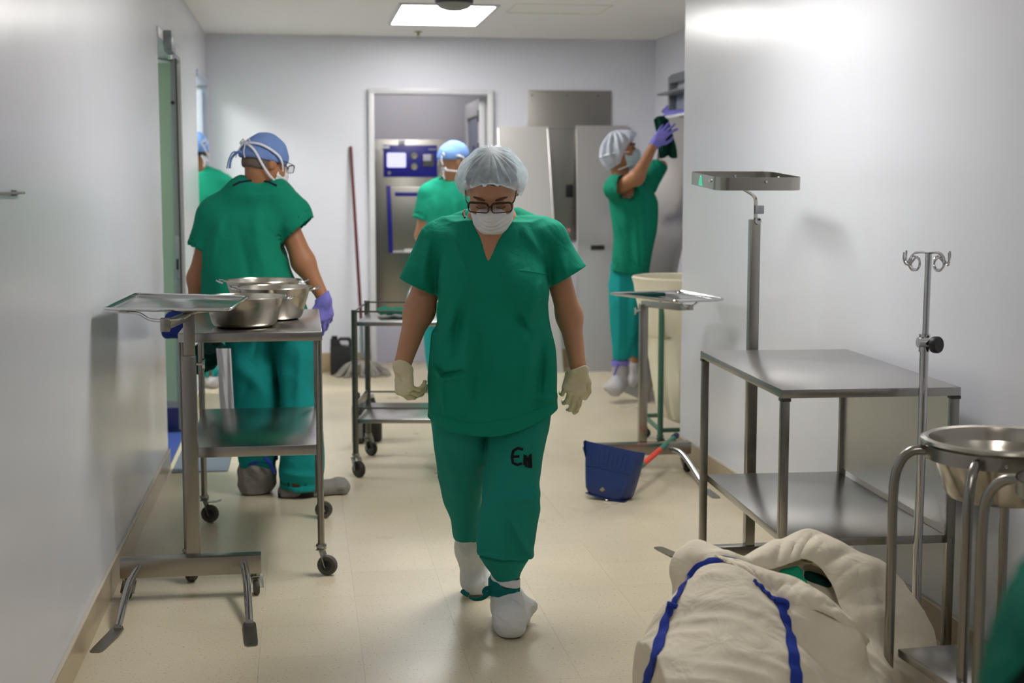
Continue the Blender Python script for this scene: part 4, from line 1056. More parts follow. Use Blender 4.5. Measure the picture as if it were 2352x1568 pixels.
def tie_cap(par, C, fr, mat, k=1.0, seed=4, off=.009, name='surgical_cap', low=-.012, slope=.30):
    sd, f, u = [np.array(v) for v in fr]; C = np.array(C); ce = C + (f * -.008 + u * .024) * k
    lo, hi = ce - .16, ce + .16
    def fn(g):
        d = ellipsoid(g, ce, [(.077 + off) * k, (.097 + off) * k, (.094 + off) * k], fr)
        d = smin(d, ellipsoid(g, ce + (f * -.03 + u * -.01) * k, [(.066 + off) * k, (.082 + off) * k, (.066 + off) * k], fr), .02)
        d = d - .0028 * fold(g, seed, (60, 60, 40), 4) - .0022 * ridge(g, seed, (70, 70, 70), 2)
        inner = ellipsoid(g, ce, [(.077 + off - .007) * k, (.097 + off - .007) * k, (.094 + off - .007) * k], fr)
        cutn = u + f * -slope; cutn = cutn / np.linalg.norm(cutn)
        cut = -plane(g, C + u * low * k, cutn)
        d = smax(d, cut, .003)
        return np.maximum(d, -np.maximum(inner, -cut - .03))
    return sdf_obj(name, fn, lo, hi, .0045, M[mat], getattr(par, 't', par))
class Field:
    """distance field built up from local pieces"""
    def __init__(s, lo, hi, h): s.g = Gd(lo, hi, h); s.d = np.ones(s.g.n, F32)
    def sub(s, lo, hi):
        g = s.g; sl = []
        for i in range(3):
            a = max(0, int((lo[i] - g.lo[i]) / g.h)); b = min(g.n[i], int((hi[i] - g.lo[i]) / g.h) + 2); sl.append(slice(a, max(a + 1, b)))
        q = Gd.__new__(Gd); q.h = g.h; q.x = g.x[sl[0]]; q.y = g.y[:, sl[1]]; q.z = g.z[:, :, sl[2]]; q.lo = g.lo; q.n = [q.x.size, q.y.size, q.z.size]
        return tuple(sl), q
    def add(s, fn, lo, hi, k=.02):
        sl, q = s.sub([v - k - .01 for v in lo], [v + k + .01 for v in hi]); v = fn(q)
        s.d[sl] = smin(s.d[sl], v, k) if k else np.minimum(s.d[sl], v); return s
    def cap(s, a, b, ra, rb=None, k=.02, sq=None):
        rb = ra if rb is None else rb; m = max(ra, rb) * (1.4 if sq is None else max(1.4, max(sq) * 1.2))
        return s.add(lambda q: capsule(q, a, b, ra, rb, sq), [min(a[i], b[i]) - m for i in range(3)], [max(a[i], b[i]) + m for i in range(3)], k)
    def chain(s, pts, rs, k=.02):
        for i in range(len(pts) - 1): s.cap(pts[i], pts[i + 1], rs[i], rs[i + 1], k)
        return s
    def ell(s, c, r, fr=None, k=.02):
        m = max(r) * 1.05; return s.add(lambda q: ellipsoid(q, c, r, fr), [v - m for v in c], [v + m for v in c], k)
    def loft(s, rows, k=.03, pw=2.2, w=.03, cap=True):
        A = np.array(rows); lo = [(A[:, 1] - A[:, 3]).min() - .02, (A[:, 2] - A[:, 4]).min() - .02, A[:, 0].min()]; hi = [(A[:, 1] + A[:, 3]).max() + .02, (A[:, 2] + A[:, 4]).max() + .02, A[:, 0].max()]
        return s.add(lambda q: loft(q, rows, pw, w, cap), lo, hi, k)
    def head(s, C, fr, k=1.0, bl=.02): return s.add(lambda q: head_fn(q, C, fr, k), [v - .14 * k for v in C], [v + .14 * k for v in C], bl)
    def out(s, name, mat, par=None, it=1):
        P, Q = surface(s.g, s.d); P = relax(P, Q, it); return link(name, npmesh(name, P, Q, M[mat]), par)
    def cut(s, plane_d, k=.003): s.d = smax(s.d, plane_d, k).astype(F32); return s
def span(pts, m):
    return [min(p[i] for p in pts) - m for i in range(3)], [max(p[i] for p in pts) + m for i in range(3)]
def hf(fr, C):
    """head-frame point"""
    sd, f, u = fr
    return lambda a, b, c: Vector(C) + sd * a + f * b + u * c
def garment_open(F, cutd, axis_p, axis_n, depth, thick):
    """hollow the cloth behind an opening"""
    pl = plane(F.g, axis_p, axis_n); F.d = np.maximum(F.d, -np.maximum(cutd + thick, -pl - depth)).astype(F32)

# ------------------------------------------------------------------ the walking person in front
wp = Person('person in green scrubs, hair net, glasses and white mask walking forward', 1126, 4.5)
q = wp.q
WC = q(1130, 428.5, -.10); WF = orth((-.04, -.80, -.60))
tor = [(505, 1030, 1236, 0, .085), (530, 1006, 1258, 0, .105), (570, 998, 1263, 0, .118), (630, 998, 1263, -.01, .132), (690, 997, 1262, -.01, .137), (760, 992, 1264, -.01, .138), (830, 987, 1270, -.005, .142), (890, 983, 1276, 0, .146), (950, 980, 1282, 0, .15), (1010, 980, 1284, 0, .152)]
fleg = [(915, 1120, 1272, 0, .115), (1000, 1117, 1257, -.01, .104), (1060, 1111, 1247, -.03, .096), (1120, 1105, 1244, -.06, .092), (1180, 1100, 1240, -.08, .09), (1240, 1098, 1234, -.09, .088), (1272, 1102, 1227, -.085, .080), (1298, 1114, 1206, -.075, .062), (1310, 1124, 1198, -.07, .050), (1324, 1133, 1190, -.065, .040)]
bleg_ = [(915, 984, 1126, 0, .115), (1000, 992, 1121, .02, .104), (1060, 1001, 1118, .06, .095), (1110, 1009, 1113, .11, .088), (1150, 1020, 1109, .16, .082), (1190, 1033, 1105, .20, .078), (1237, 1040, 1102, .235, .076)]
aL = [q(1012, 540), q(962, 715, .02), q(926, 832, -.08)]; aR = [q(1256, 540), q(1308, 725, .05), q(1327, 838, .0)]
ank = q(1162, 1345, -.06); toe = Vector((q(1172, 1440, -.18).x, -.17, .045)); heel = Vector((q(1168, 1400, .02).x, .02, .05))
bcalf = q(1078, 1228, .25); bank = q(1092, 1322, .32); btoe = Vector((q(1090, 1365, .25).x, .235, .034))
def woman_body():
    F = Field((-.40, -.40, 0), (.40, .48, 1.54), .005)
    F.head(WC, WF); h = hf(WF, WC)
    F.cap(h(0, -.02, -.07), q(1130, 512, .02), .056, .062, .03)
    F.loft(wp.rows(tor[1:8], .024), .03)
    for a, b in ((q(1085, 515, .01), q(1025, 546, .01)), (q(1180, 515, .01), q(1244, 546, .01))): F.cap(a, b, .036, .040, .03)
    F.cap(q(1130, 520, -.035), q(1128, 600, -.062), .06, .06, .05)
    for A, r in ((aL, (.040, .044, .027)), (aR, (.039, .039, .026))): F.chain(A, r, .03)
    F.cap(aL[2], q(926, 862, -.09), .016, .012); F.cap(aR[2], q(1329, 872, .0), .016, .012)
    for L_ in (fleg, bleg_): F.loft(wp.rows(L_, .034), .03)
    F.chain([q(1160, 1335, -.06), ank, heel], [.032, .030, .034]); F.cap(heel, toe, .034, .030)
    F.chain([bcalf, bank, btoe + Vector((0, .04, .02))], [.034, .024, .016])
    F.cut(-F.g.z + .012)
    return F.out('body', 'skin', wp.t, 2)
woman_body()
def scrub_top(P, name, mat, rows, shoulders, sleeves, hem, neck=None, h=.006, folds=(.006, (46, 40, 6), 3), cre=(), side=-1, extra=None, lo=None, hi=None, vneck=None, thick=.008):
    """loose short-sleeved top; hem = three (px, py) points left, middle, right"""
    R_ = P.rows(rows); A = np.array(R_)
    pts = [Vector((r[1] - r[3], r[2] - r[4], r[0])) for r in R_] + [Vector((r[1] + r[3], r[2] + r[4], r[0])) for r in R_] + [s[1] for s in sleeves] + [a for s in shoulders for a in s[:2]]
    l, u = span(pts, .11)
    F = Field(l, u, h); F.loft(R_, .0, 2.25, .05)
    for a, b, ra, rb in shoulders: F.cap(a, b, ra, rb, .04)
    for sl in sleeves: F.cap(sl[0], sl[1] + (sl[1] - sl[0]) * .25, sl[2], sl[3] * 1.06, .035)
    if extra: extra(F)
    g = F.g
    hl, hm, hr = [P.q(*p) for p in hem]
    zz = hl.z + (hr.z - hl.z) * (g.x - hl.x) / (hr.x - hl.x); xm = (hl.x + hr.x) / 2; sag = hm.z - (hl.z + hr.z) / 2
    hz = zz + sag * np.clip(1 - ((g.x - xm) / ((hr.x - hl.x) / 2)) ** 2, -.3, 1)
    down = np.clip((A[-1, 0] + .75 - g.z) / .75, 0, 1)
    am, fq, sd = folds
    F.d = F.d - am * (.35 + .9 * down) * fold(g, sd, fq, 5) - am * .42 * ridge(g, sd + 9, (38, 38, 24), 3)
    if cre: F.d = F.d - creases(g, [(P.q(a, b).x, P.q(a, b).z, P.q(c, d).x, P.q(c, d).z, wd, hh) for a, b, c, d, wd, hh in cre], side)
    solid = F.d.copy()
    # openings
    F.d = np.maximum(F.d, hz - g.z)
    F.d = np.maximum(F.d, -np.maximum(solid + thick, g.z - hz - .09))
    for sl in sleeves:
        axn = (sl[4] if len(sl) > 4 else (sl[1] - sl[0])).normalized(); pl = plane(g, sl[1], axn)
        near = capsule(g, sl[1] - axn * sl[3] * .3, sl[1] + axn * .16, sl[3] * 1.32, sl[3] * 1.4)
        F.d = np.maximum(F.d, np.minimum(pl, -near) if False else np.where(near < 0, pl, -1))
        F.d = np.maximum(F.d, -np.maximum(np.maximum(solid + thick, -pl - .05), near))
    if neck: 
        for c in neck: F.d = smax(F.d, -c(g), .004)
    F.d = F.d.astype(F32)
    return F.out(name, mat, P.t, 1)
def woman_neck(g):
    a, b, c = q(1082, 470, 0), q(1184, 470, 0), q(1123, 594, 0)
    def edge(p, r): 
        n = Vector((-(r.z - p.z), 0, r.x - p.x)).normalized(); return n
    n1 = Vector((-(c.z - a.z), 0, (c.x - a.x))); n2 = Vector((-(b.z - c.z), 0, (b.x - c.x)))
    d1 = plane(g, a, -n1) if (c - a).cross(b - a).y > 0 else plane(g, a, n1)
    # inside the wedge both distances are negative
    m = (a + b + c) / 3
    def signed(p, n):
        n = Vector(n).normalized(); s = 1 if (m - p).dot(n) < 0 else -1
        return plane(g, p, n * s)
    v = np.maximum(signed(a, n1), signed(c, n2))
    return np.maximum(v, g.y - .02)
wcre = [(1000, 560, 1002, 690, .016, -.009), (985, 560, 975, 640, .012, .008), (1262, 565, 1264, 650, .014, -.008), (1290, 590, 1300, 640, .012, .006), (1022, 770, 1078, 640, .016, .009), (1085, 700, 1072, 860, .014, .010), (1060, 690, 1050, 800, .012, -.008), (1165, 700, 1085, 950, .03, -.012), (1190, 715, 1218, 765, .010, -.010), (1235, 650, 1200, 770, .014, .009), (1222, 770, 1200, 900, .016, .008), (1245, 780, 1235, 920, .014, -.008), (1140, 610, 1190, 720, .02, -.006), (1040, 540, 1080, 620, .012, .006), (1200, 520, 1240, 580, .012, .006), (1012, 850, 1025, 950, .012, .008), (1004, 832, 1022, 850, .007, -.014), (1022, 850, 1070, 838, .007, -.014), (1006, 842, 1024, 858, .007, .008), (1024, 858, 1070, 848, .007, .008), (1020, 940, 1100, 960, .010, -.004), (985, 700, 1010, 760, .012, -.010), (1150, 800, 1130, 940, .016, .007), (1100, 760, 1098, 900, .012, -.006), (1215, 900, 1275, 905, .008, .006)]
def wextra(F):
    for x in (1072, 1190): F.ell(q(x, 655, -.085), (.075, .062, .075), None, .06)
    F.ell(q(1128, 840, -.06), (.15, .095, .13), None, .08)
top = scrub_top(wp, 'scrub_top', 'top', tor, [(q(1082, 512, .015), q(1010, 548, .01), .045, .058), (q(1184, 512, .015), q(1256, 548, .01), .045, .058)],
    [(q(1010, 556), q(962, 660, -.005), .062, .070), (q(1258, 552), q(1305, 634, .0), .060, .068)],
    [(984, 957), (1112, 984), (1279, 936)], [woman_neck, lambda g: capsule(g, q(1131, 440, -.02), q(1131, 520, .02), .062, .066)], .0041, (.012, (46, 40, 7), 3), [(a, b, c, d, w_, max(-.014, hh * 1.6)) for a, b, c, d, w_, hh in wcre], -1, wextra)
# breast pocket seam and neckline facing
tb_ = bvh_of(top)
def on(P, bv, L_, off=.002):
    """points of a drawn line laid on a modelled surface, as seen from the front"""
    out = []
    cl = Vector((-P.X0, -P.D0, HC))
    for px, py in L_:
        d = (P.q(px, py) - cl).normalized(); h = bv.ray_cast(cl, d)
        if h[0] is not None: out.append(h[0] + h[1] * (off if h[1].dot(d) < 0 else -off))
    return out
def dens(L_, n=8):
    out = []
    for (a, b), (c, d) in zip(L_, L_[1:]):
        for k in range(n): out.append((a + (c - a) * k / n, b + (d - b) * k / n))
    return out + [L_[-1]]
MB().tube(on(wp, tb_, dens([(1192, 620), (1225, 624), (1259, 630)]), .0005), .0012, 5).build('pocket_seam', M['top3'], top)
MB().tube(on(wp, tb_, dens([(1068, 500), (1064, 488), (1070, 480)], 4), .001), .003, 5).build('collar_binding', M['redpipe'], top)
MB().tube(on(wp, tb_, dens([(990, 950), (1050, 967), (1112, 971), (1190, 958), (1272, 926)]), .0004), .0014, 5).build('hem_seam', M['top'], top)
def trousers(P, name, mat, legs, pelvis=None, h=.006, am=.006, seed=5, cre=(), side=-1, fq=(30, 30, 14), cutz=None, extra=None):
    RR = [P.rows(l) for l in legs]; pts = [Vector((r[1] + s * r[3], r[2] + s * r[4], r[0])) for R_ in RR for r in R_ for s in (-1, 1)]
    l, u = span(pts, .05); F = Field(l, u, h)
    for R_ in RR: F.loft(R_, .018, 2.15, .03)
    if extra: extra(F)
    g = F.g
    F.d = F.d - am * fold(g, seed, fq, 5) - am * .45 * ridge(g, seed + 3, (34, 34, 30), 3)
    if cre: F.d = F.d - creases(g, [(P.q(a, b).x, P.q(a, b).z, P.q(c, d).x, P.q(c, d).z, wd, hh) for a, b, c, d, wd, hh in cre], side)
    for R_ in RR:                                                # open hems
        z0 = min(r[0] for r in R_); A = min(R_)
        hol = np.maximum(np.sqrt(((g.x - A[1]) / (A[3] - .008)) ** 2 + ((g.y - A[2]) / (A[4] - .008)) ** 2) - 1, g.z - z0 - .05) * .03
        F.d = np.maximum(F.d, -hol)
    F.d = F.d.astype(F32)
    return F.out(name, mat, P.t, 1)
pcre = [(1118, 985, 1119, 1110, .012, -.012), (1225, 1060, 1238, 950, .014, .007), (1175, 1165, 1222, 1262, .010, .010), (1165, 1180, 1190, 1250, .014, -.008), (1100, 1248, 1226, 1258, .006, .008), (1100, 1254, 1226, 1264, .005, -.008), (1140, 1130, 1235, 1120, .016, .006), (1020, 1130, 1060, 1225, .014, .008), (1060, 1120, 1075, 1230, .012, -.008), (1010, 1000, 1040, 1110, .02, .006), (1108, 1170, 1100, 1260, .012, .006)]
tro = trousers(wp, 'scrub_trousers', 'teal', [fleg, bleg_], None, .005, .012, 5, [(a, b, c, d, w_, max(-.016, hh * 2.0)) for a, b, c, d, w_, hh in pcre])
# inked letters on the thigh
trb = bvh_of(tro)
def stroke(name, L_, wd, par, bv, P, mat):
    pts = on(P, bv, dens(L_, 6), .0006); m = MB()
    if len(pts) > 1: m.tube(pts, wd, 8, False, (1, .16, (0, 0, 1)) if False else None); m.build(name, M[mat], par)
for L_ in ([(1201, 1032), (1190, 1029), (1179, 1035), (1176, 1050), (1178, 1063), (1188, 1067), (1199, 1064)], [(1177, 1049), (1193, 1048)]): stroke('ink_letter', L_, .0042, tro, trb, wp, 'ink')
for L_ in ([(1204, 1068), (1205, 1044), (1212, 1058), (1219, 1042), (1220, 1074)], [(1208, 1046), (1209, 1072)], [(1214, 1050), (1215, 1074)]): stroke('ink_letter', L_, .0036, tro, trb, wp, 'ink')
# shoe covers
def shoe_cover(P, name, mat, segs, lo_m=.07, h=.0045, am=.0045, seed=2, top_open=None, floor_z=.004):
    pts = [Vector(p) for s in segs for p in (s[0], s[1])]; l, u = span(pts, lo_m); l[2] = max(-.01, l[2])
    F = Field(l, u, h)
    for a, b, ra, rb, *k in segs: F.cap(a, b, ra, rb, k[0] if k else .03)
    g = F.g; F.d = F.d - am * ridge(g, seed, (44, 44, 60), 3) - am * .5 * ridge(g, seed + 4, (90, 90, 90), 2)
    F.cut(floor_z - g.z, .004)
    if top_open: 
        p, n, r = top_open; F.cut(plane(g, p, n), .002); F.d = np.maximum(F.d, -capsule(g, Vector(p) - Vector(n).normalized() * .04, Vector(p) + Vector(n).normalized() * .08, r)).astype(F32)
    return F.out(name, mat, P.t, 1)
s1 = shoe_cover(wp, 'shoe_cover', 'shoe', [(q(1160, 1360, -.06), q(1163, 1376, -.055), .030, .036), (q(1163, 1376, -.055), q(1168, 1398, -.03), .036, .055), (heel + Vector((0, 0, .012)), toe + Vector((0, 0, .004)), .054, .050, .05), (toe, toe + Vector((.005, -.022, -.008)), .050, .044, .03), (q(1180, 1390, -.06), q(1216, 1394, -.05), .036, .030, .03), (q(1180, 1412, -.10), q(1200, 1420, -.09), .034, .030, .03), (q(1135, 1372, -.05), q(1165, 1378, -.06), .018, .022, .02)], .08, .0042, .0065, 2)
s2 = shoe_cover(wp, 'shoe_cover', 'shoe', [(bcalf + Vector((0, 0, .03)), q(1082, 1262, .27), .050, .052), (q(1082, 1262, .27), q(1090, 1330, .30), .050, .048), (q(1090, 1330, .30), btoe + Vector((0, .02, .012)), .046, .042), (q(1112, 1335, .27), q(1118, 1352, .25), .022, .020)], .08, .0045, .005, 6, None, .008)
# ankle ties
def strap_ring(par, c, r1, r2, wd, mat, name, tx=0, ty=0, th=.003, n=36, seed=0, jag=0):
    m = MB(); rg = random.Random(seed); rows = [[], [], []]
    for i, o in enumerate((-1, 0, 1)):
        for k in range(n + 1):
            a = 2 * math.pi * k / n; x, y = r1 * math.cos(a), r2 * math.sin(a)
            rows[i].append(Vector(c) + Vector((x, y, tx * x + ty * y + o * wd / 2 + jag * math.sin(3 * a + i) + jag * .6 * math.sin(7 * a + seed))))
    return m.grid(rows, th).build(name, M[mat], par)
strap_ring(s1, q(1161, 1326, -.062), .0475, .0475, .026, 'tape', 'white_band', -.30, .1)
strap_ring(s1, q(1158, 1344, -.06), .051, .050, .028, 'tie', 'ankle_tie', -.26, .1, .005, 36, 3, .004)
strap_ring(s1, q(1158, 1355, -.06), .050, .049, .018, 'tie', 'ankle_tie', -.1, .1, .005, 36, 5, .004)
MB().tube(spline([q(1130, 1352, -.08), q(1118, 1366, -.085), q(1106, 1374, -.08), q(1090, 1376, -.07), q(1080, 1372, -.06)], 5), .0085, 8, False, (1.2, .5)).build('tie_end', M['tie'], s1)
MB().tube(spline([q(1132, 1358, -.08), q(1122, 1364, -.085), q(1112, 1360, -.08), q(1116, 1352, -.075), q(1128, 1349, -.07)], 5), .006, 8, False, (1.2, .5)).build('tie_loop', M['tie'], s1)
MB().tube(spline([q(1062, 1357, .19), q(1068, 1362, .18), q(1076, 1366, .18)], 5), .008, 8).build('tie_end', M['tie'], s2)
# gloves
HL = hand_parts(aL[2], (.05, -.12, -1), (-.72, -.68, .05), 1, [(62, 28, 12), (70, 34, 20), (72, 40, 22), (76, 44, 24)], (20, 30), 1.0)
HR = hand_parts(aR[2], (-.16, -.04, -1), (.22, -.95, .05), -1, [(16, 26, 18), (24, 34, 22), (32, 42, 26), (42, 48, 28)], (10, 18), .97, -.02)
glove('glove', wp.t, HL, aL[2], aL[1], 'latex', -.010, .033, .0028, 3)
glove('glove', wp.t, HR, aR[2], aR[1], 'latex', -.012, .032, .0028, 7)
# head dress
h = hf(WF, WC)
def woman_hair(F_=None):
    F = Field([v - .14 for v in WC], [v + .14 for v in WC], .0045)
    F.ell(h(0, -.010, .014), (.080, .098, .094), WF); F.ell(h(0, -.075, .030), (.06, .045, .055), WF, .03)
    F.d = F.d - .002 * ridge(F.g, 3, (120, 120, 120), 3)
    n = WF[2] - WF[1] * .62; F.cut(-plane(F.g, h(0, .0, .008), n), .004)
    return F.out('hair', 'hair', wp.t)
woman_hair()
bouffant(wp.t, WC, WF, 'net', 1.02, lambda a: (.087 * math.cos(a), (.084 if math.sin(a) > 0 else .102) * math.sin(a) - .004, -.036 + .106 * max(0, math.sin(a)) ** 1.2 - .02 * max(0, -math.sin(a))), .124, 1.09, 19, 2)
def mask(P, C, fr, mat, h_=.0035, band=True, k=1.0):
    hh = hf(fr, C)
    F = Field([v - .15 for v in C], [v + .15 for v in C], h_)
    F.ell(hh(0, .030, -.052), (.069, .070, .074), fr, 0); F.ell(hh(0, .104, -.040), (.026, .024, .032), fr, .04); F.ell(hh(0, .072, -.098), (.038, .028, .024), fr, .04)
    g = F.g; uu = plane(g, C, fr[2]); ff = plane(g, C, fr[1])
    F.d = F.d - .0018 * np.sin(uu * 330) * (np.abs(uu + .055) < .038) - .001 * ridge(g, 4, (60, 60, 60), 2)
    inner = F.d + .008
    F.d = np.maximum(F.d, -inner)
    ss = plane(g, C, fr[0])
    F.cut(uu + .020 - .010 * np.cos(np.clip(ss / .02, -3, 3)), .002); F.cut(.030 - ff, .002)
    return F.out('face_mask', mat, P.t)
mk = mask(wp, WC, WF, 'mask')
for s in (-1, 1):
    MB().tube(spline([h(s * .066, .03, -.03), h(s * .078, .0, -.005), h(s * .082, -.03, .02)], 5), .0016, 6).build('ear_loop', M['tape'], mk)
    MB().tube(spline([h(s * .016, .0935, .0175), h(s * .03, .0945, .0235), h(s * .046, .082, .021), h(s * .052, .074, .017)], 5), [.0022, .0026, .0030, .0034, .0036, .0036, .0036, .0034, .0032, .003, .0028, .0024, .002, .0016, .0012, .001], 8, False, (1.6, .8)).build('eyebrow', M['brow'], wp.t)
    MB().tube(spline([h(s * .020, .0895, -.012), h(s * .032, .0915, -.0145), h(s * .045, .0855, -.012)], 5), .0012, 6).build('lashes', M['hair'], wp.t)
def glasses(P, C, fr, mat, r=.0022, cu=.004, cf=.115, hw=.0305, hh_=.0165, sep=.0355, tint=True, tl=.11):
    hh = hf(fr, C); t = None; par = link('glasses', None, P.t)
    for s in (-1, 1):
        pts = []
        for x, y in rrect(s * sep, 0, hw * 2, hh_ * 2, .0105, 5): pts.append(hh(x, cf - abs(x) * .12 - (y * .12), cu + y))
        MB().tube(pts, [r * (1.55 if k < 12 else .85) for k in range(len(pts))], 8, True).build('rim', M[mat], par)
        m = MB(); m.bm.faces.new([m.bm.verts.new(p) for p in pts]); m.build('lens', M['lens'], par)
        MB().tube(spline([hh(s * (sep + hw), cf - .010, cu + .011), hh(s * .074, cf - .03, cu + .014), hh(s * .081, .0, cu + .014), hh(s * .08, -.03, cu - .008)], 5), r, 8).build('temple', M[mat], par)
    MB().tube(spline([hh(-.006, cf - .001, cu + .006), hh(0, cf + .002, cu + .008), hh(.006, cf - .001, cu + .006)], 4), r * 1.2, 8).build('bridge', M[mat], par)
    return par
glasses(wp, WC, WF, 'tortoise')

# ------------------------------------------------------------------ helpers shared by the people farther back
def plain_body(P, C, fr, neck, rows, legs, arms, feet=(), mat='skin2', h_=.008, k=1.0, sh=()):
    pts = [Vector(C)] + [Vector((r[1] + s * r[3], r[2] + s * r[4], r[0])) for l in [rows] + list(legs) for r in P.rows(l) for s in (-1, 1)] + [p for a, _ in arms for p in a] + [p for f_, _ in feet for p in f_]
    l, u = span(pts, .14); l[2] = -.01
    F = Field(l, u, h_); hh = hf(fr, C)
    F.head(C, fr, k); F.cap(hh(0, -.025, -.06), neck, .054 * k, .060 * k, .03)
    F.loft(P.rows(rows, .028), .03)
    for a, b, ra in sh: F.cap(a, b, ra * .85, ra * .8, .03)
    for a, r in arms: F.chain(a, r, .03)
    for l_ in legs: F.loft(P.rows(l_, .022), .02)
    for f_, r in feet: F.chain(f_, r, .02)
    F.cut(-F.g.z + .012); return F.out('body', mat, P.t, 1)
def nape_hair(P, C, fr, mat='hairgrey', k=1.0, low=-.05):
    hh = hf(fr, C); F = Field([v - .14 for v in C], [v + .14 for v in C], .0055)
    F.ell(hh(0, -.012, .020), (.0785 * k, .0975 * k, .098 * k), fr, 0); F.ell(hh(0, -.05, -.03), (.058 * k, .05 * k, .05 * k), fr, .03)
    g = F.g; F.cut(low - plane(g, C, fr[2]) , .004); F.cut(plane(g, C, fr[1]) - .03, .004); F.cut(plane(g, C, fr[2]) - .04, .004)
    return F.out('hair', mat, P.t)
def tape(P, pts, mat='tape', r=.0052, name='mask_tie', par=None, n=5, flat=(1.0, .45)):
    return MB().tube(spline(pts, n), r, 8, False, flat).build(name, M[mat], par or P.t)
def bow(P, c, sd, u, f, k=1.0, mat='tape', par=None, seed=1):
    rg = random.Random(seed)
    for s in (-1, 1):
        tape(P, [c, c + sd * s * .022 * k + u * .016 * k, c + sd * s * .038 * k + u * .004 * k, c + sd * s * .022 * k - u * .010 * k, c], mat, .0042, 'bow_loop', par)
        tape(P, [c, c + sd * s * .016 * k - u * .018 * k - f * .006, c + sd * s * .026 * k - u * .045 * k - f * .01, c + sd * s * (.030 + .02 * rg.random()) * k - u * .07 * k - f * .006], mat, .0042, 'bow_end', par)
# ------------------------------------------------------------------ man at the left, seen from behind
p1_ = Person('person in green scrubs and blue cap seen from behind at the bowl trolley', 600, 6.35)
q = p1_.q
C1 = q(610, 371); F1 = orth((.74, .64, -.30))
t1 = [(452, 530, 668, .01, .085), (475, 492, 682, .01, .105), (510, 468, 676, 0, .125), (560, 464, 656, -.005, .135), (620, 462, 668, -.01, .142), (680, 462, 692, -.01, .15), (740, 464, 716, -.01, .155), (800, 472, 738, 0, .155), (850, 476, 742, 0, .155)]
l1a = [(725, 512, 628, 0, .13), (850, 520, 632, .0, .12), (900, 526, 640, .01, .11), (950, 533, 642, .02, .10), (1000, 541, 640, .03, .095), (1060, 548, 636, .04, .085), (1085, 556, 630, .045, .075)]
l1b = [(725, 620, 738, 0, .13), (850, 630, 724, 0, .12), (900, 638, 722, 0, .115), (950, 642, 738, 0, .115), (1000, 642, 744, 0, .115), (1050, 642, 747, 0, .115), (1090, 640, 744, .0, .11), (1122, 642, 733, .0, .10)]
a1r = [q(655, 500), q(697, 602), q(743, 684, -.02)]; a1l = [q(490, 500), q(456, 640, .02), q(447, 722, .10)]
plain_body(p1_, C1, F1, q(590, 430), t1[1:6], [l1a, l1b], [(a1r, (.044, .050, .027)), (a1l, (.044, .048, .028)), ([a1r[2], q(746, 708, -.02)], (.018, .014))],
    [([q(588, 1070, .05), q(588, 1118, .06), q(600, 1122, .14)], (.04, .045, .035)), ([q(690, 1090, .0), q(680, 1128, .0), q(770, 1118, .03)], (.04, .045, .035))], 'skin2', .008, 1.0, [(q(570, 440), q(500, 490), .05), (q(630, 440), q(668, 490), .045)])
nape_hair(p1_, C1, F1)
tp1 = scrub_top(p1_, 'scrub_top', 'top2', t1, [(q(572, 444), q(500, 490), .074, .084), (q(628, 446), q(674, 490), .070, .080), (q(562, 446), q(630, 450), .088, .082)],
    [(q(655, 496), q(684, 530), .078, .086, q(57, 66) - q(0, 0)), (q(488, 500), q(462, 572), .07, .062)], [(470, 772), (600, 776), (742, 770)],
    [lambda g: capsule(g, q(592, 350), q(586, 383, .01), .064, .068)], .0075, (.010, (36, 30, 6), 11), [(a, b, c, d, w_, hh) for a, b, c, d, w_, hh in
    ((655, 510, 648, 600, .02, -.007), (590, 480, 625, 640, .025, .012), (560, 520, 600, 690, .02, -.010), (610, 460, 600, 520, .02, .008), (650, 590, 690, 660, .02, -.012), (520, 500, 490, 620, .02, .010), (600, 640, 660, 680, .02, .010), (540, 640, 560, 720, .02, -.008))], -1)
b1 = bvh_of(tp1)
MB().tube(on(p1_, b1, dens([(536, 426), (550, 419), (568, 416), (586, 415), (604, 416), (620, 419), (636, 427)], 4), .003), .0045, 6).build('collar_binding', M['navypipe'], tp1)
trousers(p1_, 'scrub_trousers', 'teal2', [l1a, l1b], None, .0075, .011, 21, [(640, 800, 640, 940, .02, -.02), (560, 830, 620, 900, .03, .012), (600, 820, 560, 920, .02, -.012), (700, 800, 690, 940, .02, .012), (640, 1075, 740, 1085, .012, .010), (640, 1100, 740, 1108, .012, -.010)])
cp1 = tie_cap(p1_, C1, F1, 'cap', 1.0, 4, .010, low=-.004, slope=.08)
h1 = hf(F1, C1); kn = h1(.015, -.130, .045)
for pts in ([h1(.060, .062, -.028), h1(.090, .03, .004), h1(.098, -.01, .03), h1(.076, -.085, .05), kn], [h1(.055, .06, -.085), h1(.074, .0, -.07), h1(.074, -.05, -.035), h1(.062, -.105, .02), kn], [kn, h1(-.04, -.122, .05), h1(-.092, -.05, .035), h1(-.098, .0, .02)]): tape(p1_, pts)
bow(p1_, kn, F1[0], F1[2], F1[1], 1.0, 'tape', None, 3)
for s, m_ in ((-1, 'cap'), (1, 'cap')):
    tape(p1_, [h1(0, -.114, -.006), h1(-.02 * s - .02, -.14, .0), h1(-.05 - .01 * s, -.145, -.03), h1(-.055 - .012 * s, -.14, -.075)], m_, .006, 'cap_tie', cp1)
mask(p1_, C1, F1, 'mask', .006)
glasses(p1_, C1, F1, 'darkwire', .0017, .0, .118)
d1 = (.10, .08, -1)
glove('glove', p1_.t, hand_parts(a1r[2], d1, (.55, -.80, .0), 1, [(22, 20, 12), (18, 20, 12), (26, 24, 14), (34, 28, 16)], (10, 18), 1.0), a1r[2], a1r[1], 'purple', .014, .034, .0035, 5)
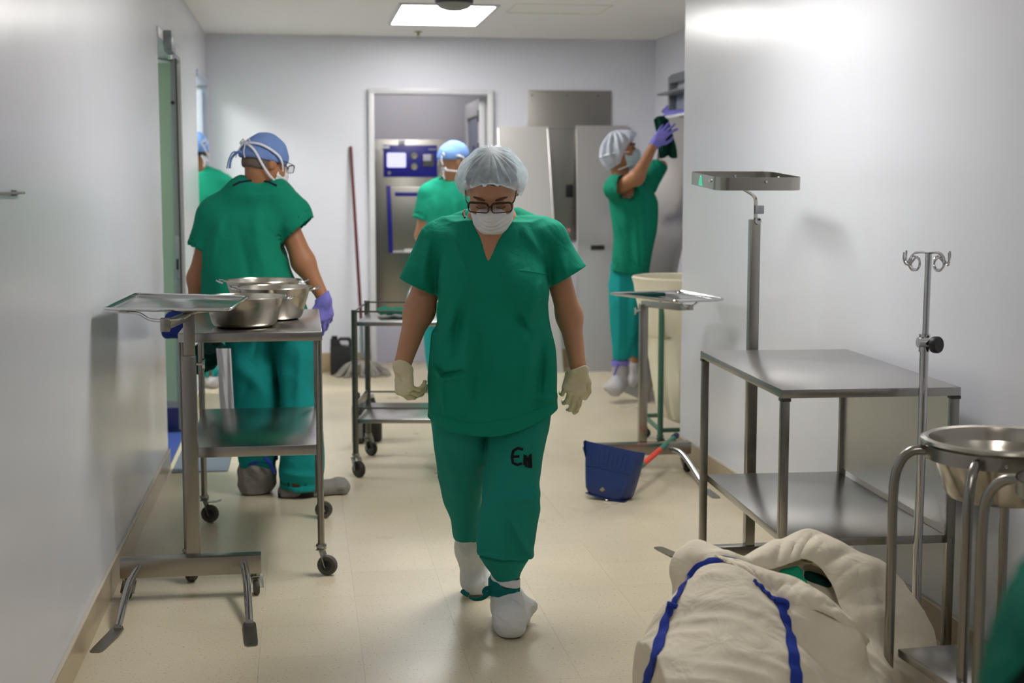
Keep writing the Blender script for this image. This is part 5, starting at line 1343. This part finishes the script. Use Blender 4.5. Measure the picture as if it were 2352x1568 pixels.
glove('glove', p1_.t, hand_parts(a1l[2], (-.1, .35, -.92), (-.7, -.6, .1), 1, [(50, 50, 30), (55, 55, 30), (58, 58, 30), (60, 58, 30)], (20, 30), 1.0), a1l[2], a1l[1], 'purple', .014, .034, .0045, 6)
shoe_cover(p1_, 'shoe_cover', 'shoegrey', [(q(590, 1050, .05), q(590, 1085, .05), .070, .080), (q(590, 1085, .05), q(588, 1125, .06), .085, .070, .04), (q(588, 1122, .06), q(600, 1118, .17), .066, .05, .04)], .1, .007, .009, 3)
s1r = shoe_cover(p1_, 'shoe_cover', 'shoegrey', [(q(688, 1105, .0), q(672, 1130, -.01), .06, .05), (q(668, 1130, -.01), q(782, 1118, .04), .052, .047, .03)], .1, .007, .006, 9)
MB().prism([(-.05, -.05), (.06, -.052), (.15, -.03), (.16, .06), (.05, .05), (-.05, .045)], .001, .022, Matrix.Translation(q(668, 1138, 0) * 1 - Vector((0, 0, q(668, 1138, 0).z)))).build('dark_sole', M['rubber'], s1r)
st1 = strap_ring(p1_.t, q(594, 1052, .045), .088, .085, .03, 'blueweb', 'ankle_tie', .12, 0, .006, 40, 4, .006)
tape(p1_, [q(606, 1050, -.05), q(618, 1060, -.055), q(626, 1076, -.05), q(632, 1086, -.045)], 'blueweb', .009, 'tie_end', st1)
# towel and cloth in his left hand
m = MB(); rows = []
for i in range(14):
    t = i / 13; rows.append([p1_.q(496 + 14 * t + (34 - 6 * t) * j / 9, 800 + 146 * t, -.14 + .008 * math.sin(j * 1.1 + t * 2) + .01 * t) for j in range(10)])
tw = m.grid(rows, .008).build('hand_towel', M['towel']); tw.parent = None
tw.matrix_world = Matrix.Translation(p1_.t.location) @ Matrix.Rotation(-YAW, 4, 'Z'); tag(tw, 'long white towel hanging from the hand of the person at the trolley', 'towel')
def world_sdf(P, name, label, cat, segs, mat, h_=.006, am=.006, seed=3, group=None, f=(60, 60, 60)):
    pts = [Vector(p) for s in segs for p in (s[0], s[1])]; l, u = span(pts, .09); F = Field(l, u, h_)
    for a, b, ra, rb, *k in segs: F.cap(a, b, ra, rb, k[0] if k else .025)
    F.d = (F.d - am * ridge(F.g, seed, f, 3)).astype(F32)
    o = F.out(name, mat); 
    if P: o.matrix_world = Matrix.Translation(P.t.location) @ Matrix.Rotation(-YAW, 4, 'Z')
    return tag(o, label, cat, group)
world_sdf(p1_, 'cloth', 'dark green cloth bunched in the hand of the person at the trolley', 'cloth', [(q(462, 810, .12), q(500, 800, .11), .045, .04), (q(470, 835, .11), q(500, 812, .11), .04, .035), (q(457, 850, .12), q(480, 830, .11), .025, .035), (q(470, 800, .10), q(510, 800, -.13), .03, .018)], 'darkgreen', .006, .007, 4)

world_sdf(p1_, 'cloth', 'navy blue cloth bundle in the left hand by the doorway, behind the tray stand', 'cloth', [(q(400, 735, .12), q(436, 722, .12), .045, .035), (q(388, 762, .12), q(425, 762, .12), .034, .04), (q(404, 748, .12), q(432, 770, .12), .04, .03)], 'bluecloth', .006, .007, 8)

# ------------------------------------------------------------------ person half hidden in the second left doorway
p2_ = Person('person in green scrubs with blue cap half hidden at the second left doorway', 457, 9.9)
q = p2_.q
C2 = q(450, 344); F2 = orth((-.25, .95, -.1))
t2 = [(395, 420, 500, 0, .08), (415, 392, 522, 0, .10), (450, 386, 532, 0, .12), (520, 386, 530, 0, .13), (600, 390, 528, 0, .13), (680, 392, 528, 0, .13), (720, 392, 528, 0, .13)]
l2a = [(650, 394, 464, 0, .11), (760, 398, 462, 0, .10), (840, 404, 456, 0, .085), (872, 408, 452, 0, .08)]; l2b = [(650, 456, 528, 0, .11), (760, 460, 522, 0, .10), (840, 466, 512, 0, .085), (866, 468, 508, 0, .08)]
a2r = [q(518, 420), q(530, 520, .02), q(520, 590, .12)]; a2l = [q(398, 420), q(388, 520), q(390, 600, .1)]
plain_body(p2_, C2, F2, q(452, 388), t2[1:6], [l2a, l2b], [(a2r, (.05, .042, .028)), (a2l, (.05, .042, .028))], [([q(432, 870), q(430, 888, .08)], (.04, .035)), ([q(488, 864), q(488, 882, -.06)], (.04, .035))], 'skin3', .009, 1.0, [(q(430, 396), q(400, 412), .045), (q(472, 396), q(512, 412), .045)])
nape_hair(p2_, C2, F2, 'hair')
scrub_top(p2_, 'scrub_top', 'top3', t2, [(q(432, 398), q(400, 418), .055, .062), (q(474, 398), q(514, 418), .055, .062)], [(q(516, 424), q(524, 476), .066, .07), (q(400, 424), q(390, 476), .066, .07)], [(390, 700), (457, 704), (530, 700)], [lambda g: capsule(g, q(451, 345), q(452, 390), .062, .064)], .009, (.011, (34, 30, 7), 31))
trousers(p2_, 'scrub_trousers', 'teal3', [l2a, l2b], None, .009, .008, 33)
cp2 = tie_cap(p2_, C2, F2, 'cap2', 1.0, 8, .009, low=-.02, slope=.05)
h2 = hf(F2, C2)
for pts in ([h2(.085, .02, .0), h2(.08, -.05, .02), h2(.03, -.118, .028)], [h2(.07, .02, -.07), h2(.07, -.04, -.065), h2(.03, -.10, -.05)], [h2(.03, -.118, .028), h2(.06, -.13, .06)], [h2(.03, -.10, -.05), h2(.05, -.12, -.09), h2(.045, -.12, -.13)], [h2(.03, -.10, -.05), h2(.08, -.1, -.09)]): tape(p2_, pts, 'tape', .007)
bow(p2_, h2(.03, -.118, .028), F2[0], F2[2], F2[1], 1.2, 'tape', None, 5)
mask(p2_, C2, F2, 'mask', .007)
for a in (a2r, a2l): glove('glove', p2_.t, hand_parts(a[2], (0, .6, -.7), (.3 if a is a2r else -.3, .5, .6), -1 if a is a2r else 1, [(30, 30, 20)] * 4), a[2], a[1], 'purple', .014, .034, .005, 5)
for c, d_ in (((432, 872), .10), ((488, 868), -.10)): shoe_cover(p2_, 'shoe_cover', 'shoepale', [(q(c[0], c[1] - 18), q(c[0], c[1] + 4), .05, .055), (q(c[0], c[1] + 8), q(c[0], c[1] + 12, d_), .05, .042)], .09, .008, .006, 3)

# ------------------------------------------------------------------ person before the machine doorway
p3_ = Person('person in pale blue cap behind the walking person, facing the machine', 1035, 9.55)
q = p3_.q
C3 = q(1046, 366); F3 = orth((.86, .48, -.06))
t3 = [(418, 1000, 1085, 0, .08), (435, 972, 1098, 0, .10), (470, 962, 1104, 0, .12), (540, 962, 1102, 0, .13), (620, 964, 1104, 0, .135), (700, 966, 1104, 0, .135), (745, 968, 1106, 0, .135)]
l3a = [(690, 970, 1040, 0, .11), (760, 972, 1036, 0, .10), (820, 976, 1032, 0, .085), (852, 982, 1026, 0, .07)]; l3b = [(690, 1034, 1104, 0, .11), (760, 1038, 1100, 0, .10), (820, 1042, 1094, 0, .085), (880, 1046, 1088, 0, .07)]
a3l = [q(984, 440), q(968, 540, .04), q(985, 600, .16)]; a3r = [q(1090, 440), q(1102, 540, .04), q(1110, 600, .16)]
plain_body(p3_, C3, F3, q(1036, 410), t3[1:6], [l3a, l3b], [(a3l, (.05, .042, .028)), (a3r, (.05, .042, .028))], [([q(1004, 846), q(1004, 886), q(1010, 896, .10)], (.036, .036, .032)), ([q(1066, 870), q(1068, 894), q(1076, 898, .1)], (.036, .036, .032))], 'skin', .009, 1.0, [(q(1015, 418), q(985, 432), .045), (q(1055, 418), q(1086, 432), .045)])
tp3 = scrub_top(p3_, 'scrub_top', 'top3', t3, [(q(1018, 420), q(986, 440), .055, .062), (q(1056, 420), q(1086, 440), .055, .062)], [(q(984, 448), q(970, 506), .066, .068), (q(1088, 448), q(1098, 506), .066, .068)], [(966, 742), (1035, 746), (1106, 742)], [lambda g: capsule(g, q(1040, 360), q(1037, 412), .062, .064)], .009, (.011, (34, 30, 7), 41), [(1060, 470, 1066, 560, .02, -.014), (1040, 440, 1052, 540, .02, .012), (1000, 460, 1005, 600, .02, .010)], -1)
MB().tube(on(p3_, bvh_of(tp3), dens([(1008, 412), (1022, 407), (1040, 404), (1054, 406)], 4), .002), .004, 6).build('collar_binding', M['navypipe'], tp3)
trousers(p3_, 'scrub_trousers', 'teal3', [l3a, l3b], None, .009, .008, 43)
tie_cap(p3_, C3, F3, 'cap2', 1.0, 9, .010, low=.0, slope=.10)
h3 = hf(F3, C3); k3 = h3(.03, -.118, .018); k4 = h3(.03, -.10, -.075)
for pts in ([h3(.064, .066, -.035), h3(.084, .03, -.002), h3(.088, -.01, .02), h3(.07, -.075, .022), k3], [h3(.06, .05, -.085), h3(.07, -.02, -.08), k4]): tape(p3_, pts, 'tape', .007)
bow(p3_, k3, F3[0], F3[2], F3[1], .9, 'tape', None, 5); bow(p3_, k4, F3[0], F3[2], F3[1], .9, 'tape', None, 6)
mask(p3_, C3, F3, 'mask', .007)
for a in (a3l, a3r): glove('glove', p3_.t, hand_parts(a[2], (.2, .7, -.6), (.0, .5, .7), 1 if a is a3r else -1, [(30, 30, 20)] * 4), a[2], a[1], 'purple', .014, .034, .005, 5)
for c in ((1004, 884), (1068, 886)): shoe_cover(p3_, 'shoe_cover', 'shoepale', [(q(c[0], c[1] - 30), q(c[0], c[1]), .045, .055), (q(c[0], c[1] + 6), q(c[0] + 10, c[1] + 8, .13), .05, .042)], .09, .008, .006, 3)

# ------------------------------------------------------------------ person wiping the steel panel
p4_ = Person('person in hair net and pale blue mask reaching up to wipe the leaning steel panel', 1440, 9.30)
q = p4_.q
C4 = q(1425, 346); F4 = orth((.95, -.20, .20))
t4 = [(412, 1402, 1470, .02, .08), (430, 1396, 1498, .03, .11), (460, 1397, 1510, .03, .13), (510, 1404, 1510, .02, .135), (550, 1408, 1504, .02, .135), (590, 1405, 1497, .02, .152), (630, 1401, 1491, .02, .156), (660, 1400, 1490, .02, .156)]
l4a = [(600, 1402, 1482, .0, .088), (640, 1399, 1480, -.01, .09), (690, 1396, 1474, -.04, .095), (760, 1400, 1462, -.06, .085), (824, 1406, 1448, -.07, .065)]; l4b = [(600, 1420, 1492, .08, .10), (690, 1426, 1488, .10, .09), (760, 1438, 1480, .12, .08), (826, 1446, 1474, .14, .06)]
a4 = [q(1413, 434, -.08), q(1462, 408, -.18), q(1503, 332, -.10)]; a4f = [q(1490, 430, .16), q(1516, 384, .24), q(1482, 455, .32)]
plain_body(p4_, C4, F4, q(1424, 398, .03), t4[1:5], [l4a, l4b], [(a4, (.046, .047, .026)), (a4f, (.042, .044, .026)), ([a4[2], q(1514, 318, -.08)], (.017, .013))], [([q(1424, 820, -.07), q(1424, 862, -.06), q(1416, 896, -.16)], (.03, .03, .026)), ([q(1460, 820, .14), q(1460, 870, .14), q(1476, 880, .12)], (.034, .034, .03))], 'skin2', .0075, 1.0, [(q(1420, 412, -.02), q(1414, 428, -.06), .05), (q(1440, 412, .06), q(1480, 426, .14), .05)])
scrub_top(p4_, 'scrub_top', 'top2', t4, [(q(1416, 414, -.01), q(1412, 434, -.06), .052, .060), (q(1445, 414, .07), q(1486, 428, .15), .06, .064)], [(q(1410, 434, -.06), q(1432, 430, -.130), .070, .078, Vector((.80, -.60, .06))), (q(1488, 426, .15), q(1516, 378, .22), .064, .06)], [(1402, 622), (1446, 627), (1492, 622)], [lambda g: capsule(g, q(1426, 350, .01), q(1424, 404, .02), .060, .064)], .0075, (.011, (36, 30, 7), 51), [(1440, 490, 1450, 610, .016, -.008), (1460, 480, 1480, 540, .016, -.007), (1425, 470, 1445, 520, .016, .010), (1470, 440, 1475, 600, .014, .012), (1410, 470, 1430, 540, .014, -.010), (1455, 500, 1462, 610, .012, .010)], -1)
trousers(p4_, 'scrub_trousers', 'teal2', [l4a, l4b], None, .0075, .012, 53, [(1420, 640, 1418, 800, .014, .012), (1440, 640, 1436, 790, .014, -.012), (1455, 650, 1450, 780, .012, .010)])
def p4hair():
    h = hf(F4, C4); F = Field([v - .14 for v in C4], [v + .14 for v in C4], .006); F.ell(h(0, -.010, .024), (.081, .099, .100), F4); F.ell(h(0, -.07, -.02), (.06, .04, .07), F4, .03)
    F.cut(-plane(F.g, h(0, .03, .03), F4[2] - F4[1] * 1.0), .004); return F.out('hair', 'hair', p4_.t)
p4hair()
bouffant(p4_.t, C4, F4, 'net2', 1.05, lambda a: (.084 * math.cos(a), .098 * math.sin(a) * (1 if math.sin(a) > 0 else .9) - .004, -.075 + .135 * max(0, math.sin(a)) ** .8 - .03 * max(0, -math.sin(a))), .128, 1.10, 15, 7)
mask(p4_, C4, F4, 'maskblue', .005)
h4 = hf(F4, C4)
for s in (1, -1):
    tape(p4_, [h4(s * .064, .062, -.022), h4(s * .088, .0, -.012), h4(s * .098, -.05, -.010), h4(s * .06, -.125, -.012), h4(0, -.138, -.014)], 'tape', .006)
    tape(p4_, [h4(s * .052, .066, -.098), h4(s * .068, .02, -.112), h4(s * .07, -.03, -.12)], 'tape', .005)
    MB().tube(spline([h4(s * .016, .0955, .018), h4(s * .032, .096, .026), h4(s * .050, .078, .020)], 4), .0042, 8).build('eyebrow', M['hair'], p4_.t); MB().tube(spline([h4(s * .020, .0905, -.002), h4(s * .032, .0935, .0), h4(s * .046, .086, -.002)], 4), .003, 8).build('lashes', M['hair'], p4_.t)
glove('glove', p4_.t, hand_parts(a4[2], (.60, .12, .78), (-.35, -.92, .15), 1, [(12, 12, 8), (10, 12, 8), (10, 12, 8), (14, 14, 8)], (8, 14), 1.0, .22), a4[2], a4[1], 'purple', .014, .033, .004, 5)
glove('glove', p4_.t, hand_parts(a4f[2], (-.3, .5, -.6), (-.5, -.8, .1), -1, [(12, 12, 8)] * 4), a4f[2], a4f[1], 'purple', .014, .033, .005, 5)
s4 = shoe_cover(p4_, 'shoe_cover', 'shoepale', [(q(1424, 836, -.07), q(1423, 868, -.06), .045, .05), (q(1424, 878, -.05), q(1412, 893, -.17), .056, .052, .03), (q(1404, 885, -.12), q(1396, 890, -.12), .036, .03)], .09, .0065, .007, 5)
shoe_cover(p4_, 'shoe_cover', 'shoepale', [(q(1460, 838, .14), q(1460, 868, .14), .042, .046), (q(1460, 876, .14), q(1474, 880, .12), .045, .04, .03)], .09, .008, .006, 6)
strap_ring(s4, q(1424, 832, -.07), .058, .056, .03, 'purple', 'ankle_tie', 0, 0, .006, 36, 4, .004); tape(p4_, [q(1420, 835, -.125), q(1415, 850, -.13), q(1410, 862, -.13)], 'purple', .010, 'tie_end', s4)
# cloth in the raised hand
m = MB(); rows = []
for i in range(15):
    t = i / 14; x0 = 1501 + 17 * t; w_ = 34 + 4 * math.sin(t * 3)
    rows.append([p4_.q(x0 + w_ * j / 9, 274 + 86 * t + 4 * math.sin(j * .9 + 1) * (i == 14) - (8 * math.sin(math.pi * j / 9) if i == 0 else 0), -.02 + .05 * math.exp(-((j - 4) / 2.5) ** 2) * 0 + .015 * math.sin(j * 1.1 + t * 3) + .03 * t) for j in range(10)])
wc = m.grid(rows, .012).build('wiping_cloth', M['darkgreen']); wc.matrix_world = Matrix.Translation(p4_.t.location) @ Matrix.Rotation(-YAW, 4, 'Z')
tag(wc, 'dark green wiping cloth held up against the leaning steel panel', 'cloth')

# ================================================================== laundry bag in the right foreground
def bag():
    A = at
    pts = dict(
        peak=A(1650, 1318, 3.50), left=A(1575, 1420, 3.45))
    F = Field((.80, 2.75, -.01), (2.0, 4.0, .62), .006)
    def c(px, py, D): return A(px, py, D)
    # lower body: broad lobes resting on the floor
    F.ell(c(1640, 1640, 3.28), (.24, .26, .20), None, 0)
    F.ell(c(1840, 1640, 3.42), (.25, .26, .18), None, .10)
    F.ell(c(1975, 1600, 3.74), (.17, .18, .20), None, .10)
    F.chain([c(1945, 1530, 3.50), c(2030, 1550, 3.62), c(2080, 1560, 3.72)], [.10, .10, .08], .08)
    # upright pouch at the left, gathered at its top
    F.chain([c(1600, 1560, 3.36), c(1618, 1440, 3.42), c(1640, 1345, 3.46)], [.150, .105, .052], .08)
    F.chain([c(1700, 1560, 3.30), c(1690, 1450, 3.38), c(1665, 1350, 3.45)], [.17, .115, .058], .08)
    # gathered bunch behind the strap, at the top left
    F.chain([c(1575, 1300, 3.62), c(1600, 1288, 3.62), c(1650, 1292, 3.56)], [.034, .040, .036], .05)
    F.chain([c(1572, 1330, 3.62), c(1590, 1420, 3.60)], [.035, .08], .05)
    F.chain([c(1690, 1300, 3.56), c(1745, 1300, 3.60)], [.03, .034], .04)
    # hood: back wall of the open mouth rising behind
    F.chain([c(1735, 1300, 3.66), c(1790, 1272, 3.68), c(1858, 1252, 3.72), c(1915, 1270, 3.70), c(1985, 1305, 3.72), c(2050, 1352, 3.74), c(2098, 1420, 3.74), c(2112, 1490, 3.72)], [.036, .034, .032, .030, .030, .032, .036, .045], .03)
    F.chain([c(1760, 1360, 3.68), c(1850, 1330, 3.74), c(1960, 1380, 3.72), c(2050, 1450, 3.70)], [.06, .06, .065, .07], .06)
    F.chain([c(1760, 1440, 3.62), c(1850, 1430, 3.66), c(1960, 1470, 3.66), c(2040, 1530, 3.68)], [.10, .10, .10, .10], .08)
    # front lip of the mouth
    F.chain([c(1690, 1302, 3.50), c(1760, 1325, 3.46), c(1840, 1365, 3.42), c(1910, 1420, 3.40), c(1960, 1472, 3.42)], [.020, .022, .022, .024, .018], .016)
    F.chain([c(1720, 1370, 3.46), c(1820, 1430, 3.40), c(1930, 1490, 3.36)], [.055, .06, .06], .05)
    # fold running down at the right
    F.chain([c(1925, 1300, 3.66), c(1960, 1345, 3.64), c(2010, 1395, 3.63), c(2070, 1480, 3.62)], [.012, .015, .018, .016], .014)
    F.chain([c(1940, 1350, 3.60), c(1975, 1338, 3.62), c(2040, 1352, 3.66)], [.012, .014, .014], .014)
    F.chain([c(1838, 1290, 3.66), c(1880, 1296, 3.64), c(1912, 1282, 3.64), c(1918, 1318, 3.62)], [.012, .016, .016, .012], .014); F.chain([c(1840, 1262, 3.70), c(1836, 1300, 3.66)], [.012, .014], .016)
    g = F.g
    for L_, r, k_ in (
        ([(1745, 1290, 3.62), (1790, 1300, 3.58), (1830, 1290, 3.62)], (.016, .020, .012), .012),
        ([(1760, 1262, 3.69), (1800, 1282, 3.64), (1826, 1300, 3.62)], (.016, .018, .012), .012),
        ([(1872, 1246, 3.72), (1884, 1276, 3.66), (1880, 1304, 3.63)], (.014, .018, .012), .010),
        ([(1910, 1262, 3.71), (1945, 1290, 3.66), (1960, 1318, 3.63)], (.014, .016, .010), .010),
        ([(1962, 1290, 3.71), (1990, 1322, 3.66), (2030, 1340, 3.66)], (.012, .017, .012), .010),
        ([(2000, 1318, 3.70), (2040, 1360, 3.68), (2075, 1420, 3.66), (2088, 1480, 3.66)], (.012, .018, .020, .016), .014),
        ([(1700, 1318, 3.48), (1760, 1350, 3.43), (1800, 1392, 3.40)], (.012, .018, .014), .012),
        ([(1810, 1352, 3.43), (1850, 1398, 3.40), (1860, 1440, 3.38)], (.014, .020, .014), .014),
        ([(1880, 1402, 3.40), (1905, 1440, 3.38), (1900, 1470, 3.38)], (.012, .017, .012), .014),
        ([(1800, 1394, 3.40), (1850, 1392, 3.40), (1900, 1420, 3.39), (1960, 1450, 3.42)], (.014, .012, .013, .012), .008),
        ([(1565, 1275, 3.62), (1600, 1268, 3.63), (1640, 1276, 3.60), (1690, 1288, 3.57)], (.016, .02, .02, .016), .012),
        ([(1562, 1300, 3.63), (1572, 1330, 3.62), (1560, 1360, 3.60)], (.014, .018, .014), .012)):
        F.chain([c(*p) for p in L_], r, k_)
    # mouth cavity
    fr = orth(tuple(c(1960, 1400, 3.50) - c(1790, 1310, 3.60)))
    F.d = smax(F.d, -capsule(g, c(1800, 1320, 3.58), c(1908, 1366, 3.54), .038, .042), .010)
    F.d = smax(F.d, -capsule(g, c(1860, 1312, 3.62), c(1905, 1325, 3.60), .020, .020), .010)
    F.d = smax(F.d, -capsule(g, c(1925, 1395, 3.47), c(1975, 1440, 3.44), .018, .016), .02)
    for L_, r in (([(1660, 1300, 3.47), (1690, 1340, 3.43), (1700, 1372, 3.42)], .010), ([(1640, 1310, 3.45), (1660, 1320, 3.44), (1672, 1336, 3.44)], .009), ([(1600, 1330, 3.47), (1585, 1400, 3.42), (1560, 1480, 3.36)], .012), ([(1700, 1420, 3.36), (1780, 1440, 3.34), (1850, 1500, 3.32)], .012), ([(1830, 1440, 3.39), (1900, 1500, 3.37), (1990, 1560, 3.44)], .014), ([(1560, 1500, 3.32), (1590, 1490, 3.33), (1620, 1500, 3.32)], .010), ([(1555, 1440, 3.38), (1580, 1450, 3.37), (1610, 1446, 3.37)], .009), ([(1815, 1400, 3.39), (1870, 1440, 3.37), (1940, 1490, 3.40), (2030, 1560, 3.52)], .013), ([(1880, 1410, 3.39), (1960, 1470, 3.42), (2040, 1530, 3.56)], .012)):
        F.chain([c(*p) for p in L_], [r] * len(L_), .016)
    # hanging folds and small creases
    F.d = F.d - .010 * ridge(g, 12, (15, 15, 9), 3) - .0075 * ridge(g, 5, (34, 34, 24), 3) - .004 * ridge(g, 8, (75, 75, 60), 2)
    # gathers below the left strap
    F.d = smax(F.d, .002 - g.z, .01).astype(F32)
    F.d = F.d.astype(F32)
    o = F.out('laundry_bag', 'canvas', None, 1)
    t = thing('laundry_bag', 'full cream canvas laundry bag with blue straps on the floor before the table', 'laundry bag', (1.35, 3.3, 0))
    o.name = 'sack'; o.parent = t; o.location = (-1.35, -3.3, 0)
    bv = bvh_of(o); cl = Vector((0, 0, HC))
    def strap(L_, w0, w1, name, raise_=.004, fl=(0, 0)):
        P_ = []
        for px, py in dens(L_, 8):
            h = bv.ray_cast(cl, ray_dir(px, py))
            if h[0] is not None:
                n = h[1] if h[1].dot(ray_dir(px, py)) < 0 else -h[1]; P_.append((h[0], n))
        # smooth the path
        Q = [p for p, _ in P_]; Nn = [n for _, n in P_]
        for _ in range(4):
            Q = [Q[0]] + [(Q[i - 1] + Q[i] * 2 + Q[i + 1]) / 4 for i in range(1, len(Q) - 1)] + [Q[-1]]; Nn = [Nn[0]] + [(Nn[i - 1] + Nn[i] * 2 + Nn[i + 1]).normalized() for i in range(1, len(Nn) - 1)] + [Nn[-1]]
        rows = []
        for i in range(len(Q)):
            t_ = (Q[min(i + 1, len(Q) - 1)] - Q[max(i - 1, 0)]).normalized(); sd = t_.cross(Nn[i]).normalized(); wd = w0 + (w1 - w0) * i / (len(Q) - 1)
            rows.append([Q[i] + Nn[i] * (raise_ + .004 + .002 * math.sin(i * .9) - .003 * abs(s_)) + sd * wd * s_ for s_ in (-1, -.4, .4, 1)])
        m = MB(); s_o = m.grid(rows, .003).build(name, M['blueweb'], t); s_o.location = (-1.35, -3.3, 0); return s_o
    strap([(1690, 1290), (1662, 1284), (1630, 1290), (1600, 1304), (1580, 1330), (1562, 1362), (1546, 1394)], .0085, .010, 'strap')
    strap([(1546, 1390), (1532, 1420), (1518, 1470), (1502, 1520), (1484, 1575), (1478, 1600)], .014, .021, 'strap_tail')
    strap([(1728, 1334), (1744, 1346), (1762, 1366), (1780, 1380), (1794, 1390)], .007, .009, 'strap')
    strap([(1790, 1386), (1802, 1420), (1814, 1460), (1822, 1510), (1828, 1560), (1830, 1610)], .012, .018, 'strap_tail')
    for px, py in ((1541, 1396), (1792, 1386)):
        h = bv.ray_cast(cl, ray_dir(px, py))
        if h[0] is not None:
            k_ = MB().tube(spline([h[0] + Vector((-.012, -.006, .012)), h[0] + Vector((.010, -.012, .006)), h[0] + Vector((.008, -.012, -.010)), h[0] + Vector((-.010, -.008, -.006))], 5), .008, 8).build('knot', M['blueweb'], t); k_.location = (-1.35, -3.3, 0)
    # loose cloth of the bag's mouth: a turned flap in front and a hood behind
    def sheet(name, A, B, bulge, folds, seed, rows=16, cols=90, edge=0):
        rg = random.Random(seed); a = spline([at(*p) for p in A], 14); b = spline([at(*p) for p in B], 14)
        def res(L_, t):
            x = t * (len(L_) - 1); i = min(int(x), len(L_) - 2); return L_[i].lerp(L_[i + 1], x - i)
        R_ = []
        up = Vector((-.15, -.75, .65)).normalized()
        ph = [rg.uniform(0, 6.28) for _ in range(8)]
        for i in range(rows):
            s_ = i / (rows - 1); row = []
            for j in range(cols):
                t = j / (cols - 1); p = res(a, t).lerp(res(b, t), s_)
                w = math.sin(math.pi * s_) ** .7
                tri = lambda x: 1 - 2 * abs((x / math.pi) % 2 - 1)          # sharp folds
                f = 0
                for n_, (fr, sk, am) in enumerate(folds): f += am * (abs(math.sin(fr * t + sk * s_ + ph[n_] + .6 * math.sin(4 * t + ph[n_ + 2]))) ** .7 - .5)
                row.append(p + up * (bulge * w + f * (.25 + .75 * w)))
            R_.append(row)
        m = MB(); o2 = m.grid(R_, .005).build(name, M['canvas'], t_bag); o2.location = (-1.35, -3.3, 0)
    t_bag = t
    sheet('mouth_flap', [(1640, 1280, 3.50), (1700, 1290, 3.49), (1760, 1312, 3.46), (1825, 1330, 3.45), (1880, 1362, 3.43), (1930, 1405, 3.41), (1985, 1472, 3.40)],
        [(1700, 1318, 3.45), (1738, 1345, 3.43), (1768, 1378, 3.40), (1812, 1396, 3.37), (1880, 1402, 3.36), (1945, 1438, 3.36), (1992, 1480, 3.39)], .016, [(9, 3, .012), (21, -4, .007), (47, 5, .003)], 4)
    sheet('mouth_hood', [(1700, 1288, 3.62), (1745, 1262, 3.65), (1800, 1240, 3.69), (1858, 1218, 3.73), (1915, 1240, 3.73), (1970, 1270, 3.72), (2035, 1300, 3.72), (2095, 1370, 3.71), (2138, 1440, 3.69), (2148, 1490, 3.67), (2150, 1570, 3.64)],
        [(1720, 1305, 3.57), (1770, 1305, 3.57), (1815, 1292, 3.59), (1845, 1284, 3.61), (1880, 1300, 3.61), (1912, 1345, 3.58), (1930, 1395, 3.54), (1962, 1440, 3.51), (1995, 1490, 3.52), (2010, 1560, 3.52), (2010, 1640, 3.52)], .018, [(9, 1.2, .018), (19, 2.0, .013), (43, 2.6, .004)], 9, 22, 120)
bag()
world_sdf(None, 'cloth', 'bright green cloth showing in the mouth of the laundry bag', 'cloth', [(at(1800, 1316, 3.60), at(1826, 1316, 3.60), .016, .018), (at(1820, 1330, 3.58), at(1845, 1340, 3.57), .018, .014)], 'greenbag', .0035, .006, 3)
world_sdf(None, 'cloth', 'dark green cloth deep in the mouth of the laundry bag', 'cloth', [(at(1858, 1328, 3.66), at(1885, 1340, 3.65), .024, .022), (at(1880, 1330, 3.66), at(1902, 1345, 3.64), .016, .016)], 'darkgreen', .0035, .007, 4)  # dark lump put in to give the mouth its shade under the hood
world_sdf(None, 'cloth', 'small tip of green cloth peeking from the laundry bag below the fold', 'cloth', [(at(1925, 1408, 3.49), at(1932, 1418, 3.48), .013, .012)], 'cloth3', .003, .003, 5)

# ------------------------------------------------------------------ out-of-focus things at the right picture edge, close to the camera
fb = thing('stand_in_bin', 'black bin heaped with a black sack close to the camera at the lower right corner', 'bin', (.763, 1.100, 0), -YAW)  # made-up bin and sack, standing in for a blurred dark corner
MB().lathe([(0, 0), (.11, 0), (.125, .02), (.150, .80), (.156, .805), (.156, .82), (0, .82)], 40).build('body', M['blackmatte'], fb)
MB().lathe([(.150, .80), (.168, .86), (.170, .93), (.160, .99), (.140, 1.05), (.10, 1.11), (.04, 1.14), (0, 1.145)], 40).build('sack', M['blackmatte'], fb)
def drape():
    m = MB(); rows = []
    for i in range(16):
        z = .78 + .375 * i / 15; r = float(np.interp(z, (.78, .86, .93, .99, 1.05, 1.11, 1.155), (.170, .180, .181, .172, .152, .112, .06)))
        a1 = R(100); a2 = R(float(np.interp(z, (.78, .93, .97, 1.02, 1.08, 1.15), (165, 176, 184, 200, 222, 262)))); row = []
        for j in range(14):
            a0 = a1 + (a2 - a1) * j / 13; rr = r + .003 * math.sin(a0 * 9 + z * 20)
            row.append(Vector((rr * math.cos(a0), rr * math.sin(a0), z)))
        rows.append(row)
    o = m.grid(rows, .004).build('draped_cloth', M['cloth3']); o.location = (.763, 1.100, 0); o.rotation_euler = (0, 0, -YAW)
    tag(o, 'blurred green cloth draped over the black bin at the lower right corner', 'cloth')
drape()
